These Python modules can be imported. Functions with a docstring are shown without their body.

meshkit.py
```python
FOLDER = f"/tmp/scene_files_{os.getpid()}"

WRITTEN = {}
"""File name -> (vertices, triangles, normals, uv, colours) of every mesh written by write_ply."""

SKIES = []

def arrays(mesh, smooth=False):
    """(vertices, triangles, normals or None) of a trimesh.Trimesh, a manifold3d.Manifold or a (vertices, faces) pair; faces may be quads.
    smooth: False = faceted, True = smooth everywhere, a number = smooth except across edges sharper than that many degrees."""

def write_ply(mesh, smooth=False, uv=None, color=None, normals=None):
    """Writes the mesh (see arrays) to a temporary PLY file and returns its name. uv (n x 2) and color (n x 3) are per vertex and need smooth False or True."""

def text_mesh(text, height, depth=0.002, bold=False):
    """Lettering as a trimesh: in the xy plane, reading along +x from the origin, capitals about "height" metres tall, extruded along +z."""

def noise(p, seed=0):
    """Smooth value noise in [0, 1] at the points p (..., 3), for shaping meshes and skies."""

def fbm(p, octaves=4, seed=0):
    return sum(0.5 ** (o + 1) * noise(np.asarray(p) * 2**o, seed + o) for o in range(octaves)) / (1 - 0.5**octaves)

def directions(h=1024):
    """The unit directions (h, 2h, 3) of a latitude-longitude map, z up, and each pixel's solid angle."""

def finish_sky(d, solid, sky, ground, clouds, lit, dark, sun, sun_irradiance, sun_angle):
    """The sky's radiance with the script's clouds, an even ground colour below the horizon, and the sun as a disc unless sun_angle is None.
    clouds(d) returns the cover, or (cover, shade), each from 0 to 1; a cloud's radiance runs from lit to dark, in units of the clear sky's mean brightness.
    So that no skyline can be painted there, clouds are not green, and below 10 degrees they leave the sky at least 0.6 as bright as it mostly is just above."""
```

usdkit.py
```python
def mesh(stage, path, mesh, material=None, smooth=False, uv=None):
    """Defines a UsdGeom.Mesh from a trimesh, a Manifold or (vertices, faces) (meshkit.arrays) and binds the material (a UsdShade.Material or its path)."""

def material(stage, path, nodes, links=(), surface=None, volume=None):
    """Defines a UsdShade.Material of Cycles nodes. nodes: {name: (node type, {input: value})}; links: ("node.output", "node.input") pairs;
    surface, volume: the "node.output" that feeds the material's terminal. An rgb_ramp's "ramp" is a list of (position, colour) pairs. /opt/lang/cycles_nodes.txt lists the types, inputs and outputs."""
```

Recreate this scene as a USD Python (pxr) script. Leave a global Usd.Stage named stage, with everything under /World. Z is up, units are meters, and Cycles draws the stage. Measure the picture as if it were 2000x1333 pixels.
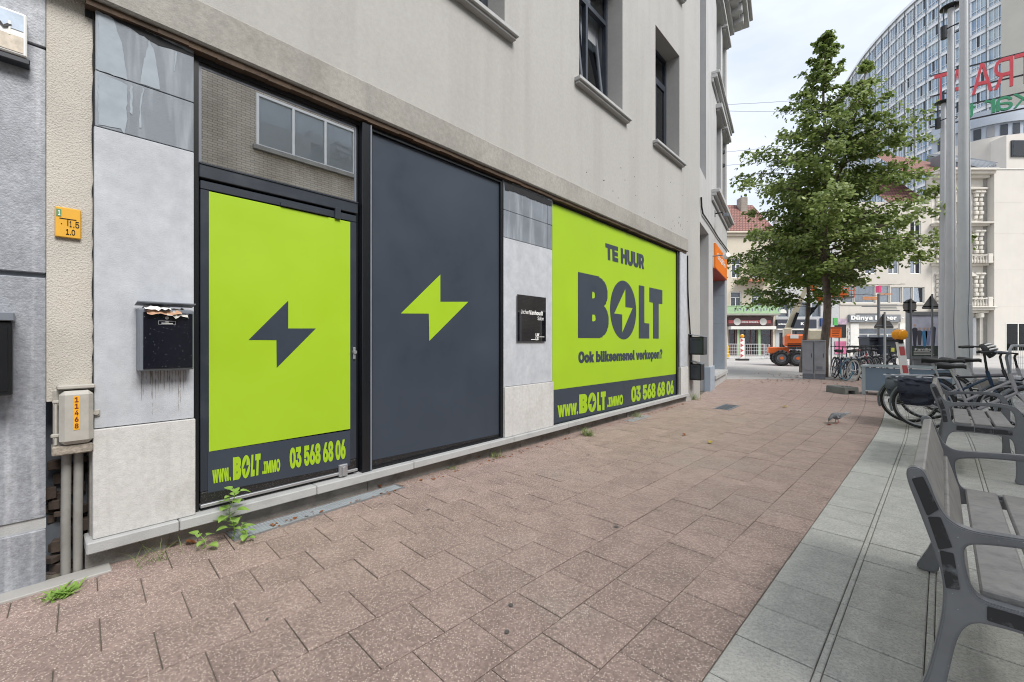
import math, random, glob
import numpy as np, trimesh, shapely, usdkit, meshkit
from shapely import affinity
from shapely.geometry import Polygon, box as sbox
from pxr import Usd, UsdGeom, UsdLux, UsdShade, Sdf, Gf

stage = Usd.Stage.CreateInMemory()
UsdGeom.SetStageUpAxis(stage, 'Z'); UsdGeom.SetStageMetersPerUnit(stage, 1.0)
UsdGeom.Xform.Define(stage, '/World'); stage.SetDefaultPrim(stage.GetPrimAtPath('/World'))
rng = np.random.default_rng(7); random.seed(7)

# ---------------------------------------------------------------- camera, sky, sun, exposure
FOC, CH, HY = 840.0, 1.27, 666.5                       # focal length in photo pixels, eye height, horizon row
cam = UsdGeom.Camera.Define(stage, '/World/camera')
cam.AddTranslateOp().Set(Gf.Vec3d(0, 0, CH)); cam.AddRotateXOp().Set(90.0)
cam.CreateHorizontalApertureAttr(36.0); cam.CreateFocalLengthAttr(36.0 * FOC / 2000)
cam.CreateExposureAttr(1.57)
SUN = np.array([0.58, -0.58, 0.92]); SUN /= np.linalg.norm(SUN)
EL, AZ = math.asin(SUN[2]), math.atan2(SUN[0], SUN[1])
usdkit.material(stage, '/World/Looks/sky_look', {
    'sky': ('sky_texture', {'sky_type': 'single_scattering', 'sun_disc': False, 'sun_elevation': EL, 'sun_rotation': AZ, 'aerosol_density': 2.0}),
    'tc': ('texture_coordinate', {}),
    'mp': ('mapping', {'scale': (1.0, 1.0, 2.6)}),
    'n': ('noise_texture', {'scale': 2.2, 'detail': 6.0, 'roughness': 0.55}),
    'r': ('rgb_ramp', {'ramp': [(0.30, (6.0, 6.6, 8.0)), (0.5, (7.5, 7.9, 8.7)), (0.72, (8.6, 8.8, 9.2))]}),
    'm': ('mix', {'fac': 0.86}),
    'bg': ('background_shader', {'strength': 0.05})},
    [('tc.generated', 'mp.vector'), ('mp.vector', 'n.vector'), ('n.fac', 'r.fac'), ('sky.color', 'm.color1'), ('r.color', 'm.color2'), ('m.color', 'bg.color')], surface='bg.background')
sky = UsdLux.DomeLight.Define(stage, '/World/sky')
UsdShade.MaterialBindingAPI.Apply(sky.GetPrim()).Bind(UsdShade.Material.Get(stage, '/World/Looks/sky_look'))
sky.GetPrim().SetCustomDataByKey('kind', 'structure')
sun = UsdLux.DistantLight.Define(stage, '/World/sun')
sun.CreateIntensityAttr(0.4); sun.CreateAngleAttr(26.0); sun.CreateColorAttr(Gf.Vec3f(1.0, 0.97, 0.93)); sun.CreateNormalizeAttr(True)
sun.AddTransformOp().Set(Gf.Matrix4d(Gf.Rotation(Gf.Vec3d(0, 0, 1), Gf.Vec3d(*map(float, SUN))), Gf.Vec3d(0, 0, 20)))

# ---------------------------------------------------------------- places: wall line, paving axes
TW = np.array([750.0, 840.0]) / math.hypot(750, 840); NW = np.array([TW[1], -TW[0]]); DW = 3.289   # shop wall direction, street normal, distance
WROT = math.degrees(math.atan2(TW[1], TW[0])); WO = -DW * NW
R2 = math.sqrt(0.5)

def wl(px, py, off=0.0):                               # a point of the shop wall (or a plane off metres in front of it): along, up
    D = (DW - off) * FOC / (TW[1] * (1750 - px)); X = (px - 1000) / FOC * D
    return X * TW[0] + D * TW[1], CH + (HY - py) / FOC * D

def gp(px, py):                                        # a point of the ground
    D = FOC * CH / (py - HY); return np.array([(px - 1000) / FOC * D, D])

def at(px, py, D): return np.array([(px - 1000) / FOC * D, D, CH + (HY - py) / FOC * D])
def wpos(s, n=0.0): return WO + s * TW + n * NW
def lw(l, w): return np.array([(l + w) * R2, (l - w) * R2])

# ---------------------------------------------------------------- helpers: meshes
class MB:
    def __init__(self): self.V, self.F, self.n = [], [], 0
    def add(self, v, f):
        v = np.asarray(v, float); self.V.append(v); self.F.append(np.asarray(f, int) + self.n); self.n += len(v); return self
    def tm(self, m): return self.add(m.vertices, m.faces)
    def box(self, a, b, ch=0.0, rot=0.0, tilt=None):
        a, b = np.minimum(a, b).astype(float), np.maximum(a, b).astype(float)
        c, hlf = (a + b) / 2, (b - a) / 2
        sg = np.array(list(np.ndindex(2, 2, 2))) * 2 - 1
        if ch > 0:
            ch = min(ch, hlf.min() * 0.9)
            pts = np.vstack([sg * (hlf - ch * (1 - np.eye(3)[k])) for k in range(3)])
            m = trimesh.convex.convex_hull(pts); v, f = m.vertices, m.faces
        else:
            v = sg * hlf
            f = np.array([[0, 1, 3], [0, 3, 2], [4, 6, 7], [4, 7, 5], [0, 4, 5], [0, 5, 1], [2, 3, 7], [2, 7, 6], [0, 2, 6], [0, 6, 4], [1, 5, 7], [1, 7, 3]])
        if tilt is not None: v = v @ np.asarray(tilt).T
        if rot: cs, sn = math.cos(rot), math.sin(rot); v = v @ np.array([[cs, sn, 0], [-sn, cs, 0], [0, 0, 1]])
        return self.add(v + c, f)
    def tube(self, pts, r, seg=8, closed=False):
        pts = np.asarray(pts, float); n = len(pts); r = np.broadcast_to(r, n)
        if closed: tg = np.roll(pts, -1, 0) - np.roll(pts, 1, 0)
        else: tg = np.gradient(pts, axis=0)
        tg /= np.linalg.norm(tg, axis=1)[:, None] + 1e-12
        u = np.cross(tg[0], [0, 0, 1.0]) if abs(tg[0][2]) < 0.9 else np.cross(tg[0], [1.0, 0, 0])
        a = np.arange(seg) / seg * 2 * np.pi; rings = []
        for i in range(n):
            u = u - tg[i] * (u @ tg[i]); u /= np.linalg.norm(u) + 1e-12; w = np.cross(tg[i], u)
            rings.append(pts[i] + r[i] * (np.cos(a)[:, None] * u + np.sin(a)[:, None] * w))
        v = np.vstack(rings); f = []
        for i in range(n if closed else n - 1):
            j = (i + 1) % n
            for k in range(seg):
                k2 = (k + 1) % seg; f += [[i * seg + k, j * seg + k, j * seg + k2], [i * seg + k, j * seg + k2, i * seg + k2]]
        if not closed:
            v = np.vstack([v, pts[:1], pts[-1:]])
            for k in range(seg): k2 = (k + 1) % seg; f += [[n * seg, k, k2], [n * seg + 1, (n - 1) * seg + k2, (n - 1) * seg + k]]
        fl = np.array(f)[:, ::-1]
        return self.add(v, fl)
    def cyl(self, p, q, r, r2=None, seg=12): return self.tube([p, q], [r, r if r2 is None else r2], seg)
    def bar(self, p, q, w, t, up=(0, 0, 1)):           # a rectangular bar from p to q
        p, q = np.asarray(p, float), np.asarray(q, float); d = q - p; L = np.linalg.norm(d); d /= L
        u = np.cross(up, d); u /= np.linalg.norm(u); w2 = np.cross(d, u)
        v = [p + d * L * i + u * (j - .5) * w + w2 * (k - .5) * t for i in (0, 1) for j in (0, 1) for k in (0, 1)]
        return self.add(v, [[0, 1, 3], [0, 3, 2], [4, 6, 7], [4, 7, 5], [0, 4, 5], [0, 5, 1], [2, 3, 7], [2, 7, 6], [0, 2, 6], [0, 6, 4], [1, 5, 7], [1, 7, 3]])
    def sphere(self, c, r, sub=2):
        m = trimesh.creation.icosphere(sub); return self.add(m.vertices * np.asarray(r) + np.asarray(c), m.faces)
    def ring(self, c, r, tube, ax, seg=40, ts=8):      # a torus; ax = two unit vectors of its plane
        a = np.arange(seg) / seg * 2 * np.pi; c = np.asarray(c, float)
        return self.tube(c + r * (np.cos(a)[:, None] * np.asarray(ax[0]) + np.sin(a)[:, None] * np.asarray(ax[1])), tube, ts, closed=True)
    def poly(self, pg, th, fr=lambda u, v, w: (u, -w, v)):   # polygon(s) in (u, v) extruded by th along w
        for g in getattr(pg, 'geoms', [pg]):
            if g.is_empty or g.area < 1e-9 or g.geom_type != 'Polygon': continue
            m = trimesh.creation.extrude_polygon(g, th, engine='earcut')
            p = np.array([fr(*x) for x in m.vertices]); f = m.faces
            q = p[f]; vol = np.einsum('ij,ij->i', q[:, 0], np.cross(q[:, 1], q[:, 2])).sum()
            self.add(p, f if vol >= 0 or True else f[:, ::-1])
        return self
    def quad(self, a, b, c, d): return self.add([a, b, c, d], [[0, 1, 2], [0, 2, 3]])
    def get(self): return np.vstack(self.V), np.vstack(self.F)

COUNT = {}
def numbered(parent, name):
    k = (parent, name); i = COUNT.get(k, 0); COUNT[k] = i + 1
    return f'{parent}/{name}' + (f'_{i:03d}' if i else '')
def meta(p, label=None, cat=None, group=None, kind=None):
    for k, v in (('label', label), ('category', cat), ('group', group), ('kind', kind)):
        if v: p.SetCustomDataByKey(k, v)
    return p
def thing(name, label=None, cat=None, loc=(0, 0, 0), rotz=0.0, group=None, kind=None):
    x = UsdGeom.Xform.Define(stage, numbered('/World', name))
    loc = tuple(float(a) for a in loc) + ((0.0,) if len(loc) == 2 else ())
    x.AddTranslateOp().Set(Gf.Vec3d(*loc))
    if rotz: x.AddRotateZOp().Set(float(rotz))
    return meta(x.GetPrim(), label, cat, group, kind)
def part(name, mb, m, parent='/World', label=None, smooth=False, kind=None, cat=None, group=None):
    pp = parent if isinstance(parent, str) else str(parent.GetPath())
    geo = mb.get() if isinstance(mb, MB) else mb
    me = usdkit.mesh(stage, numbered(pp, name), geo, m, smooth=smooth)
    return meta(me.GetPrim(), label, cat, group, kind)
def copy_of(root, loc, rotz, label):
    was = root.GetCustomData()
    nm = str(root.GetName())
    r = thing(nm, label, was['category'], loc, rotz, was.get('group'))
    r.GetReferences().AddInternalReference(root.GetPath()); r.SetInstanceable(True); return r

# ---------------------------------------------------------------- helpers: materials
def mat(name, col, rough=0.6, var=0.12, scale=5.0, bump=0.0, bscale=80.0, streak=0.0, sscale=(9, 9, 0.7), scol=None, metal=0.0, spec=0.5,
        speck=0.0, spscale=150.0, spcol=(1, 1, 1), spthr=0.28, rnd=0.0, grain=0.0, gscale=60.0, stain=0.0, stcol=(0.1, 0.08, 0.06), stscale=1.3, rvar=0.0, coat=0.0):
    c = np.array(col, float); N = {'g': ('geometry', {}), 'p': ('principled_bsdf', {'roughness': rough, 'metallic': metal, 'specular_ior_level': spec, 'coat_weight': coat})}; L = []
    N['n'] = ('noise_texture', {'scale': scale, 'detail': 5.0, 'roughness': 0.62}); L.append(('g.position', 'n.vector'))
    N['r'] = ('rgb_ramp', {'ramp': [(0.28, tuple(c * (1 - var))), (0.5, tuple(c)), (0.72, tuple(np.minimum(c * (1 + var), 0.95)))]}); L.append(('n.fac', 'r.fac'))
    cur = 'r.color'
    if streak:
        N['sm'] = ('mapping', {'scale': sscale}); N['sn'] = ('noise_texture', {'scale': 1.0, 'detail': 4.0, 'roughness': 0.6})
        N['sr'] = ('rgb_ramp', {'ramp': [(0.5, (0, 0, 0)), (0.68, (streak,) * 3)]}); N['sx'] = ('mix', {'color2': scol or tuple(np.minimum(c * 1.7, 0.8))})
        L += [('g.position', 'sm.vector'), ('sm.vector', 'sn.vector'), ('sn.fac', 'sr.fac'), ('sr.color', 'sx.fac'), (cur, 'sx.color1')]; cur = 'sx.color'
    if stain:
        N['tn'] = ('noise_texture', {'scale': stscale, 'detail': 7.0, 'roughness': 0.68}); N['tr'] = ('rgb_ramp', {'ramp': [(0.52, (0, 0, 0)), (0.7, (stain,) * 3)]})
        N['tx'] = ('mix', {'color2': stcol}); L += [('g.position', 'tn.vector'), ('tn.fac', 'tr.fac'), ('tr.color', 'tx.fac'), (cur, 'tx.color1')]; cur = 'tx.color'
    if grain:
        N['gn'] = ('noise_texture', {'scale': gscale, 'detail': 3.0, 'roughness': 0.7}); N['gr'] = ('rgb_ramp', {'ramp': [(0.3, (1 - grain,) * 3), (0.5, (1, 1, 1)), (0.7, (1 + grain,) * 3)]}); N['gx'] = ('mix', {'mix_type': 'multiply', 'fac': 1.0})
        L += [('g.position', 'gn.vector'), ('gn.fac', 'gr.fac'), (cur, 'gx.color1'), ('gr.color', 'gx.color2')]; cur = 'gx.color'
    if rnd:
        N['o'] = ('object_info', {}); N['or'] = ('map_range', {'from_min': 0.0, 'from_max': 1.0, 'to_min': 1 - rnd, 'to_max': 1 + rnd})
        N['oc'] = ('combine_color', {}); N['ox'] = ('mix', {'mix_type': 'multiply', 'fac': 1.0})
        L += [('o.random', 'or.value'), ('or.result', 'oc.r'), ('or.result', 'oc.g'), ('or.result', 'oc.b'), (cur, 'ox.color1'), ('oc.color', 'ox.color2')]; cur = 'ox.color'
    if speck:
        N['v'] = ('voronoi_texture', {'scale': spscale}); N['vr'] = ('rgb_ramp', {'ramp': [(spthr * 0.75, (speck,) * 3), (spthr, (0, 0, 0))]})
        N['vw'] = ('separate_color', {}); N['vl'] = ('math', {'math_type': 'greater_than', 'value2': 0.38}); N['vm'] = ('mix', {'mix_type': 'multiply', 'fac': 1.0})
        N['vx'] = ('mix', {'color2': spcol})
        L += [('g.position', 'v.vector'), ('v.distance', 'vr.fac'), ('v.color', 'vw.color'), ('vw.r', 'vl.value1'), ('vr.color', 'vm.color1'), ('vl.value', 'vm.color2'), ('vm.color', 'vx.fac'), (cur, 'vx.color1')]; cur = 'vx.color'
    L.append((cur, 'p.base_color'))
    if bump:
        N['bn'] = ('noise_texture', {'scale': bscale, 'detail': 4.0}); N['b'] = ('bump', {'strength': min(bump, 1.0), 'distance': 0.006}); L += [('g.position', 'bn.vector'), ('bn.fac', 'b.height'), ('b.normal', 'p.normal')]
    if rvar:
        N['rr'] = ('map_range', {'from_min': 0.3, 'from_max': 0.7, 'to_min': rough - rvar, 'to_max': rough + rvar}); L += [('n.fac', 'rr.value'), ('rr.result', 'p.roughness')]
    return usdkit.material(stage, f'/World/Looks/{name}', N, L, surface='p.BSDF')

def glass(name, tint=(0.6, 0.65, 0.68), ior=1.5, rough=0.0):
    return usdkit.material(stage, f'/World/Looks/{name}', {'t': ('transparent_bsdf', {'color': tint}), 'g': ('glossy_bsdf', {'color': (0.95, 0.97, 1.0), 'roughness': rough}),
        'f': ('fresnel', {'IOR': ior}), 'm': ('mix_closure', {})}, [('f.fac', 'm.fac'), ('t.BSDF', 'm.closure1'), ('g.BSDF', 'm.closure2')], surface='m.closure')

def leafmat(name, c1, c2, c3, toned=False):
    N = {'g': ('geometry', {}), 'n': ('noise_texture', {'scale': 0.8 if toned else 30.0, 'detail': 3.0}), 'a': ('attribute', {'attribute': 'tone'}), 'mx': ('mix_float', {'fac': 0.6 if toned else 0.0}),
        'r': ('rgb_ramp', {'ramp': [(0.12, c1), (0.5, c2), (0.88, c3)]}), 'p': ('principled_bsdf', {'roughness': 0.45, 'specular_ior_level': 0.3}), 't': ('translucent_bsdf', {}), 'm': ('mix_closure', {'fac': 0.36})}
    return usdkit.material(stage, f'/World/Looks/{name}', N, [('g.position', 'n.vector'), ('n.fac', 'mx.a'), ('a.fac', 'mx.b'), ('mx.result', 'r.fac'), ('r.color', 'p.base_color'), ('r.color', 't.color'), ('p.BSDF', 'm.closure1'), ('t.BSDF', 'm.closure2')], surface='m.closure')

def brickmat(name, c1, c2, mortar, bw=0.22, rh=0.065, rot=0.0, rough=0.8):
    return usdkit.material(stage, f'/World/Looks/{name}', {'tc': ('texture_coordinate', {}), 'sp': ('separate_xyz', {}), 'cb': ('combine_xyz', {}),
        'b': ('brick_texture', {'scale': 1.0, 'brick_width': bw, 'row_height': rh, 'mortar_size': 0.006, 'color1': c1, 'color2': c2, 'mortar': mortar}),
        'n': ('noise_texture', {'scale': 0.8, 'detail': 6.0}), 'nr': ('rgb_ramp', {'ramp': [(0.35, (0.72, 0.7, 0.68)), (0.65, (1.1, 1.1, 1.1))]}), 'mm': ('mix', {'mix_type': 'multiply', 'fac': 1.0}),
        'p': ('principled_bsdf', {'roughness': rough}), 'bp': ('bump', {'strength': 0.6, 'distance': 0.01, 'invert': True})},
        [('tc.object', 'sp.vector'), ('sp.x', 'cb.x'), ('sp.z', 'cb.y'), ('cb.vector', 'b.vector'), ('tc.object', 'n.vector'), ('n.fac', 'nr.fac'), ('b.color', 'mm.color1'), ('nr.color', 'mm.color2'), ('mm.color', 'p.base_color'), ('b.fac', 'bp.height'), ('bp.normal', 'p.normal')], surface='p.BSDF')

LIME, SLATE = (0.285, 0.445, 0.016), (0.034, 0.044, 0.06)
M = {}
M['render'] = mat('render', (0.35, 0.343, 0.325), 0.85, 0.06, 0.9, 0.35, 160, streak=0.55, sscale=(2.2, 2.2, 0.10), scol=(0.295, 0.287, 0.272), stain=0.4, stcol=(0.30, 0.29, 0.272), stscale=0.45, grain=0.05, gscale=25)
M['concrete'] = mat('concrete', (0.27, 0.26, 0.235), 0.85, 0.16, 2.0, 0.4, 90, streak=0.4, sscale=(5, 5, 0.8), scol=(0.2, 0.195, 0.18), stain=0.5, stcol=(0.18, 0.17, 0.145), stscale=1.5, grain=0.14, gscale=30)
M['wood'] = mat('old_wood', (0.06, 0.036, 0.02), 0.8, 0.5, 6.0, 0.6, 60, stain=0.7, stcol=(0.02, 0.015, 0.01), stscale=3.0)
M['slab_dark'] = mat('slab_dark', (0.155, 0.175, 0.20), 0.7, 0.22, 2.2, 0.2, 160, streak=0.85, sscale=(7, 7, 0.8), scol=(0.30, 0.335, 0.365), stain=0.35, stcol=(0.13, 0.15, 0.17), stscale=1.6)
M['slab_pale'] = mat('slab_pale', (0.395, 0.412, 0.437), 0.75, 0.08, 2.5, 0.25, 160, streak=0.5, sscale=(10, 10, 0.8), scol=(0.34, 0.36, 0.40), stain=0.65, stcol=(0.335, 0.355, 0.39), stscale=2.6, speck=0.4, spscale=55, spcol=(0.25, 0.26, 0.27), spthr=0.1, grain=0.09, gscale=11)
M['plinth'] = mat('plinth', (0.48, 0.475, 0.46), 0.8, 0.06, 2.5, 0.3, 120, streak=0.4, sscale=(30, 30, 0.8), scol=(0.40, 0.39, 0.375), stain=0.6, stcol=(0.36, 0.35, 0.33), stscale=2.8, speck=0.5, spscale=45, spcol=(0.28, 0.27, 0.25), spthr=0.1, grain=0.1, gscale=30)
M['neigh'] = mat('blue_grey_panel', (0.245, 0.258, 0.283), 0.5, 0.25, 2.2, 0.5, 110, streak=0.9, sscale=(9, 9, 0.4), scol=(0.42, 0.435, 0.455), stain=0.45, stcol=(0.15, 0.165, 0.195), stscale=1.2, grain=0.22, gscale=40)
M['pebble'] = mat('pebbledash', (0.455, 0.43, 0.385), 0.9, 0.12, 3.0, 1.0, 130, speck=0.45, spscale=120, spcol=(0.2, 0.17, 0.14), spthr=0.3, stain=0.3, stcol=(0.36, 0.30, 0.23), stscale=3.0)
M['sillstone'] = mat('sill_stone', (0.36, 0.365, 0.36), 0.8, 0.15, 5.0, 0.3, 120, stain=0.4, stcol=(0.24, 0.24, 0.23), stscale=5.0)
M['frame'] = mat('dark_frame', (0.022, 0.028, 0.038), 0.35, 0.15, 4.0, stain=0.25, stcol=(0.07, 0.075, 0.08), stscale=4.0)
M['black'] = mat('black_metal', (0.006, 0.007, 0.009), 0.3, 0.1, 6.0)
M['blackpaint'] = mat('black_gloss', (0.006, 0.007, 0.012), 0.16, 0.1, 6.0, speck=0.8, spscale=75, spcol=(0.3, 0.32, 0.36), spthr=0.13)
M['alu'] = mat('aluminium', (0.42, 0.43, 0.44), 0.35, 0.1, 8.0, metal=0.7)
M['alugrey'] = mat('grey_profile', (0.14, 0.155, 0.18), 0.4, 0.1, 8.0)
M['lime'] = mat('lime_film', LIME, 0.5, 0.03, 1.6, spec=0.3, stain=0.10, stcol=(0.24, 0.38, 0.03), stscale=1.1, rvar=0.12)
M['slate'] = mat('slate_film', SLATE, 0.42, 0.06, 1.5, spec=0.35, stain=0.2, stcol=(0.045, 0.052, 0.064), stscale=1.3, rvar=0.12)
M['grit'] = mat('gritty_black', (0.012, 0.012, 0.013), 0.35, 0.2, 20.0, speck=0.8, spscale=170, spcol=(0.3, 0.28, 0.25), spthr=0.22)
M['mirrorglass'] = glass('mirror_glass', (0.25, 0.28, 0.3), 18.0)
M['clearglass'] = glass('clear_glass', (0.92, 0.94, 0.96), 1.45)
M['glass'] = glass('window_glass', (0.62, 0.66, 0.68), 1.7)
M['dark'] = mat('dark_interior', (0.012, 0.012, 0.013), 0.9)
M['blind'] = mat('grey_pane_backing', (0.24, 0.25, 0.26), 0.8, 0.05)
M['curtain'] = mat('white_curtain', (0.55, 0.56, 0.55), 0.8, 0.15, 4.0, streak=0.4, sscale=(9, 9, 0.1), scol=(0.35, 0.36, 0.36))
M['white'] = mat('white_paint', (0.72, 0.72, 0.70), 0.5, 0.04, 3.0)
M['offwhite'] = mat('off_white', (0.6, 0.59, 0.55), 0.7, 0.08, 3.0)
M['red_tile'] = mat('red_paver', (0.252, 0.185, 0.16), 0.82, 0.2, 5.0, 0.3, 260, speck=0.85, spscale=112, spcol=(0.60, 0.50, 0.42), spthr=0.35, grain=0.34, gscale=55, rnd=0.075, stain=0.6, stcol=(0.255, 0.22, 0.19), stscale=0.7)
M['grey_tile'] = mat('grey_paver', (0.405, 0.402, 0.372), 0.72, 0.14, 9.0, 0.6, 320, speck=0.7, spscale=120, spcol=(0.24, 0.243, 0.235), spthr=0.38, grain=0.22, gscale=70, rnd=0.06, stain=0.3, stcol=(0.30, 0.305, 0.29), stscale=1.0)
M['joint'] = mat('joint_sand', (0.13, 0.115, 0.09), 0.95, 0.3, 8.0, 0.6, 200, stain=0.4, stcol=(0.06, 0.065, 0.035), stscale=2.0)
M['square'] = mat('pale_concrete', (0.36, 0.345, 0.325), 0.8, 0.12, 0.8, 0.2, 50, stain=0.4, stcol=(0.25, 0.24, 0.23), stscale=0.5)
M['kerb'] = mat('kerb_stone', (0.33, 0.32, 0.30), 0.85, 0.15, 3.0)

# ---------------------------------------------------------------- the ground
g = MB(); g.quad((-300, -120, -0.008), (400, -120, -0.008), (400, 400, -0.008), (-300, 400, -0.008)); part('ground', g, M['joint'], kind='structure')
YF = 14.35                                              # depth at which the pavement gives way to the square
g = MB(); g.poly(Polygon([(-12, YF), (90, YF), (90, 60), (-12, 60)]), 0.02, lambda u, v, w: (u, v, -0.0225 + w)); part('square', g, M['square'], kind='structure')

g = MB(); g.poly(Polygon([lw(-6, 3.3), lw(24, 3.3), lw(24, 14), lw(-6, 14)]).intersection(sbox(-60, -60, 60, YF - .002)), 0.012, lambda u, v, w: (u, v, -0.0165 + w)); part('road', g, mat('asphalt', (0.10, 0.10, 0.10), 0.85, 0.15, 3.0, 0.4, 150, grain=.2, gscale=80), kind='structure')

def bend(l, w): return w - 0.0095 * max(0.0, l - 7.0) ** 2
CROT = 9.5; CD = np.array([math.cos(math.radians(WROT + CROT)), math.sin(math.radians(WROT + CROT))]); CN = np.array([CD[1], -CD[0]])   # corner building, turned away
C0 = wpos(10.0, 0.0)
wall_line = [wpos(-3, -0.06), wpos(10.0, -0.06), C0 - 0.06 * CN + 6 * CD]
WB = -0.636
def tile_poly(l0, l1, w0, w1, g_=0.003):
    q = [(l0 + g_, w0 + g_), (l1 - g_, w0 + g_), (l1 - g_, w1 - g_), (l0 + g_, w1 - g_)]
    return Polygon([lw(l, bend(l, w)) for l, w in q])
street_side = Polygon([wall_line[0], wall_line[1], wall_line[2], (30, 30), (30, -8), (-8, -8)])
grille_fp = Polygon([wpos(0.86, -0.02), wpos(2.16, -0.02), wpos(2.16, 0.115), wpos(0.86, 0.165)])
grille2_fp = Polygon([wpos(6.3, 0.05), wpos(7.0, 0.05), wpos(7.0, 0.2), wpos(6.3, 0.2)])
drain_fp = Polygon([wpos(8.55, 0.72), wpos(9.3, 0.72), wpos(9.3, 1.0), wpos(8.55, 1.0)])
holes = shapely.union_all([grille_fp.buffer(0.004), grille2_fp.buffer(0.004), drain_fp.buffer(0.004)])
front = sbox(-10, -2.0, 30, YF)

def slab(mb, pg, zt, zb=-0.03, bev=0.004, tilt=(0, 0)):
    for q in getattr(pg, 'geoms', [pg]):
        if q.geom_type != 'Polygon' or q.area < 4e-4: continue
        q = shapely.geometry.polygon.orient(q.simplify(0.0005)); o = np.array(q.exterior.coords)[:-1]; n = len(o)
        i = q.buffer(-bev, join_style=2)
        inn = np.array(shapely.geometry.polygon.orient(i).exterior.coords)[:-1] if i.geom_type == 'Polygon' and not i.is_empty else None
        if len(q.interiors) == 0 and inn is not None and len(inn) == n and abs(q.convex_hull.area - q.area) < 1e-5:
            k = np.argmin(np.linalg.norm(inn - o[0], axis=1)); inn = np.roll(inn, -k, 0)
            zz = lambda p: zt + (p - o.mean(0)) @ np.asarray(tilt)
            v = np.vstack([np.c_[o, np.full(n, zb)], np.c_[o, zz(o) - bev * 0.7], np.c_[inn, zz(inn)]]); f = []
            for a in range(n):
                b = (a + 1) % n; f += [[a, b, n + b], [a, n + b, n + a], [n + a, n + b, 2 * n + b], [n + a, 2 * n + b, 2 * n + a]]
            f += [[2 * n, 2 * n + a, 2 * n + a + 1] for a in range(1, n - 1)]
            mb.add(v, f)
        else: mb.poly(q, zt - zb, lambda u, v, w: (u, v, zb + w))
    return mb

def in_view(c):
    X, D = c
    return D > 1.2 and abs(X / D) < 1.26
def lay(name, piece, cells, m, parent):
    good = sorted([(0 if in_view(c) else 1, math.hypot(*c), pg) for c, pg in cells], key=lambda a: (a[0], a[1]))
    rest = MB()
    for k, (iv, dist, pg) in enumerate(good):
        zt = rng.normal(0, 0.0011); tl = rng.normal(0, 0.004, 2) if dist < 7 else (0, 0)
        if k < 300 and not iv:
            mb = slab(MB(), pg, zt, tilt=tl)
            if mb.n: part(piece, mb, m, parent)
        else: slab(rest, pg, zt)
    if rest.n: part(piece + '_field', rest, m, parent, kind='stuff')
red = thing('red_pavement', kind='structure'); grey = thing('grey_pavement', kind='structure')
cells = []
for c in range(0, 22):
    w1 = WB - 0.3 * c; w0 = w1 - 0.3
    for k in range(-4, 62):
        l0 = 0.3 * k + (0.057 if c % 2 == 0 else 0.222)
        pg = tile_poly(l0, l0 + 0.3, w0, w1, 0.0022).intersection(front).intersection(street_side).difference(holes)
        if pg.is_empty or pg.area < 1e-3: continue
        ce = np.array(pg.centroid.coords[0])
        if ce[1] < -1 or abs(ce[0]) > 1.5 * abs(ce[1]) + 2.5: continue
        cells.append((ce, pg))
lay('red_paver', 'red_paver', cells, M['red_tile'], red)
cells = []
strips = MB()
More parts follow.
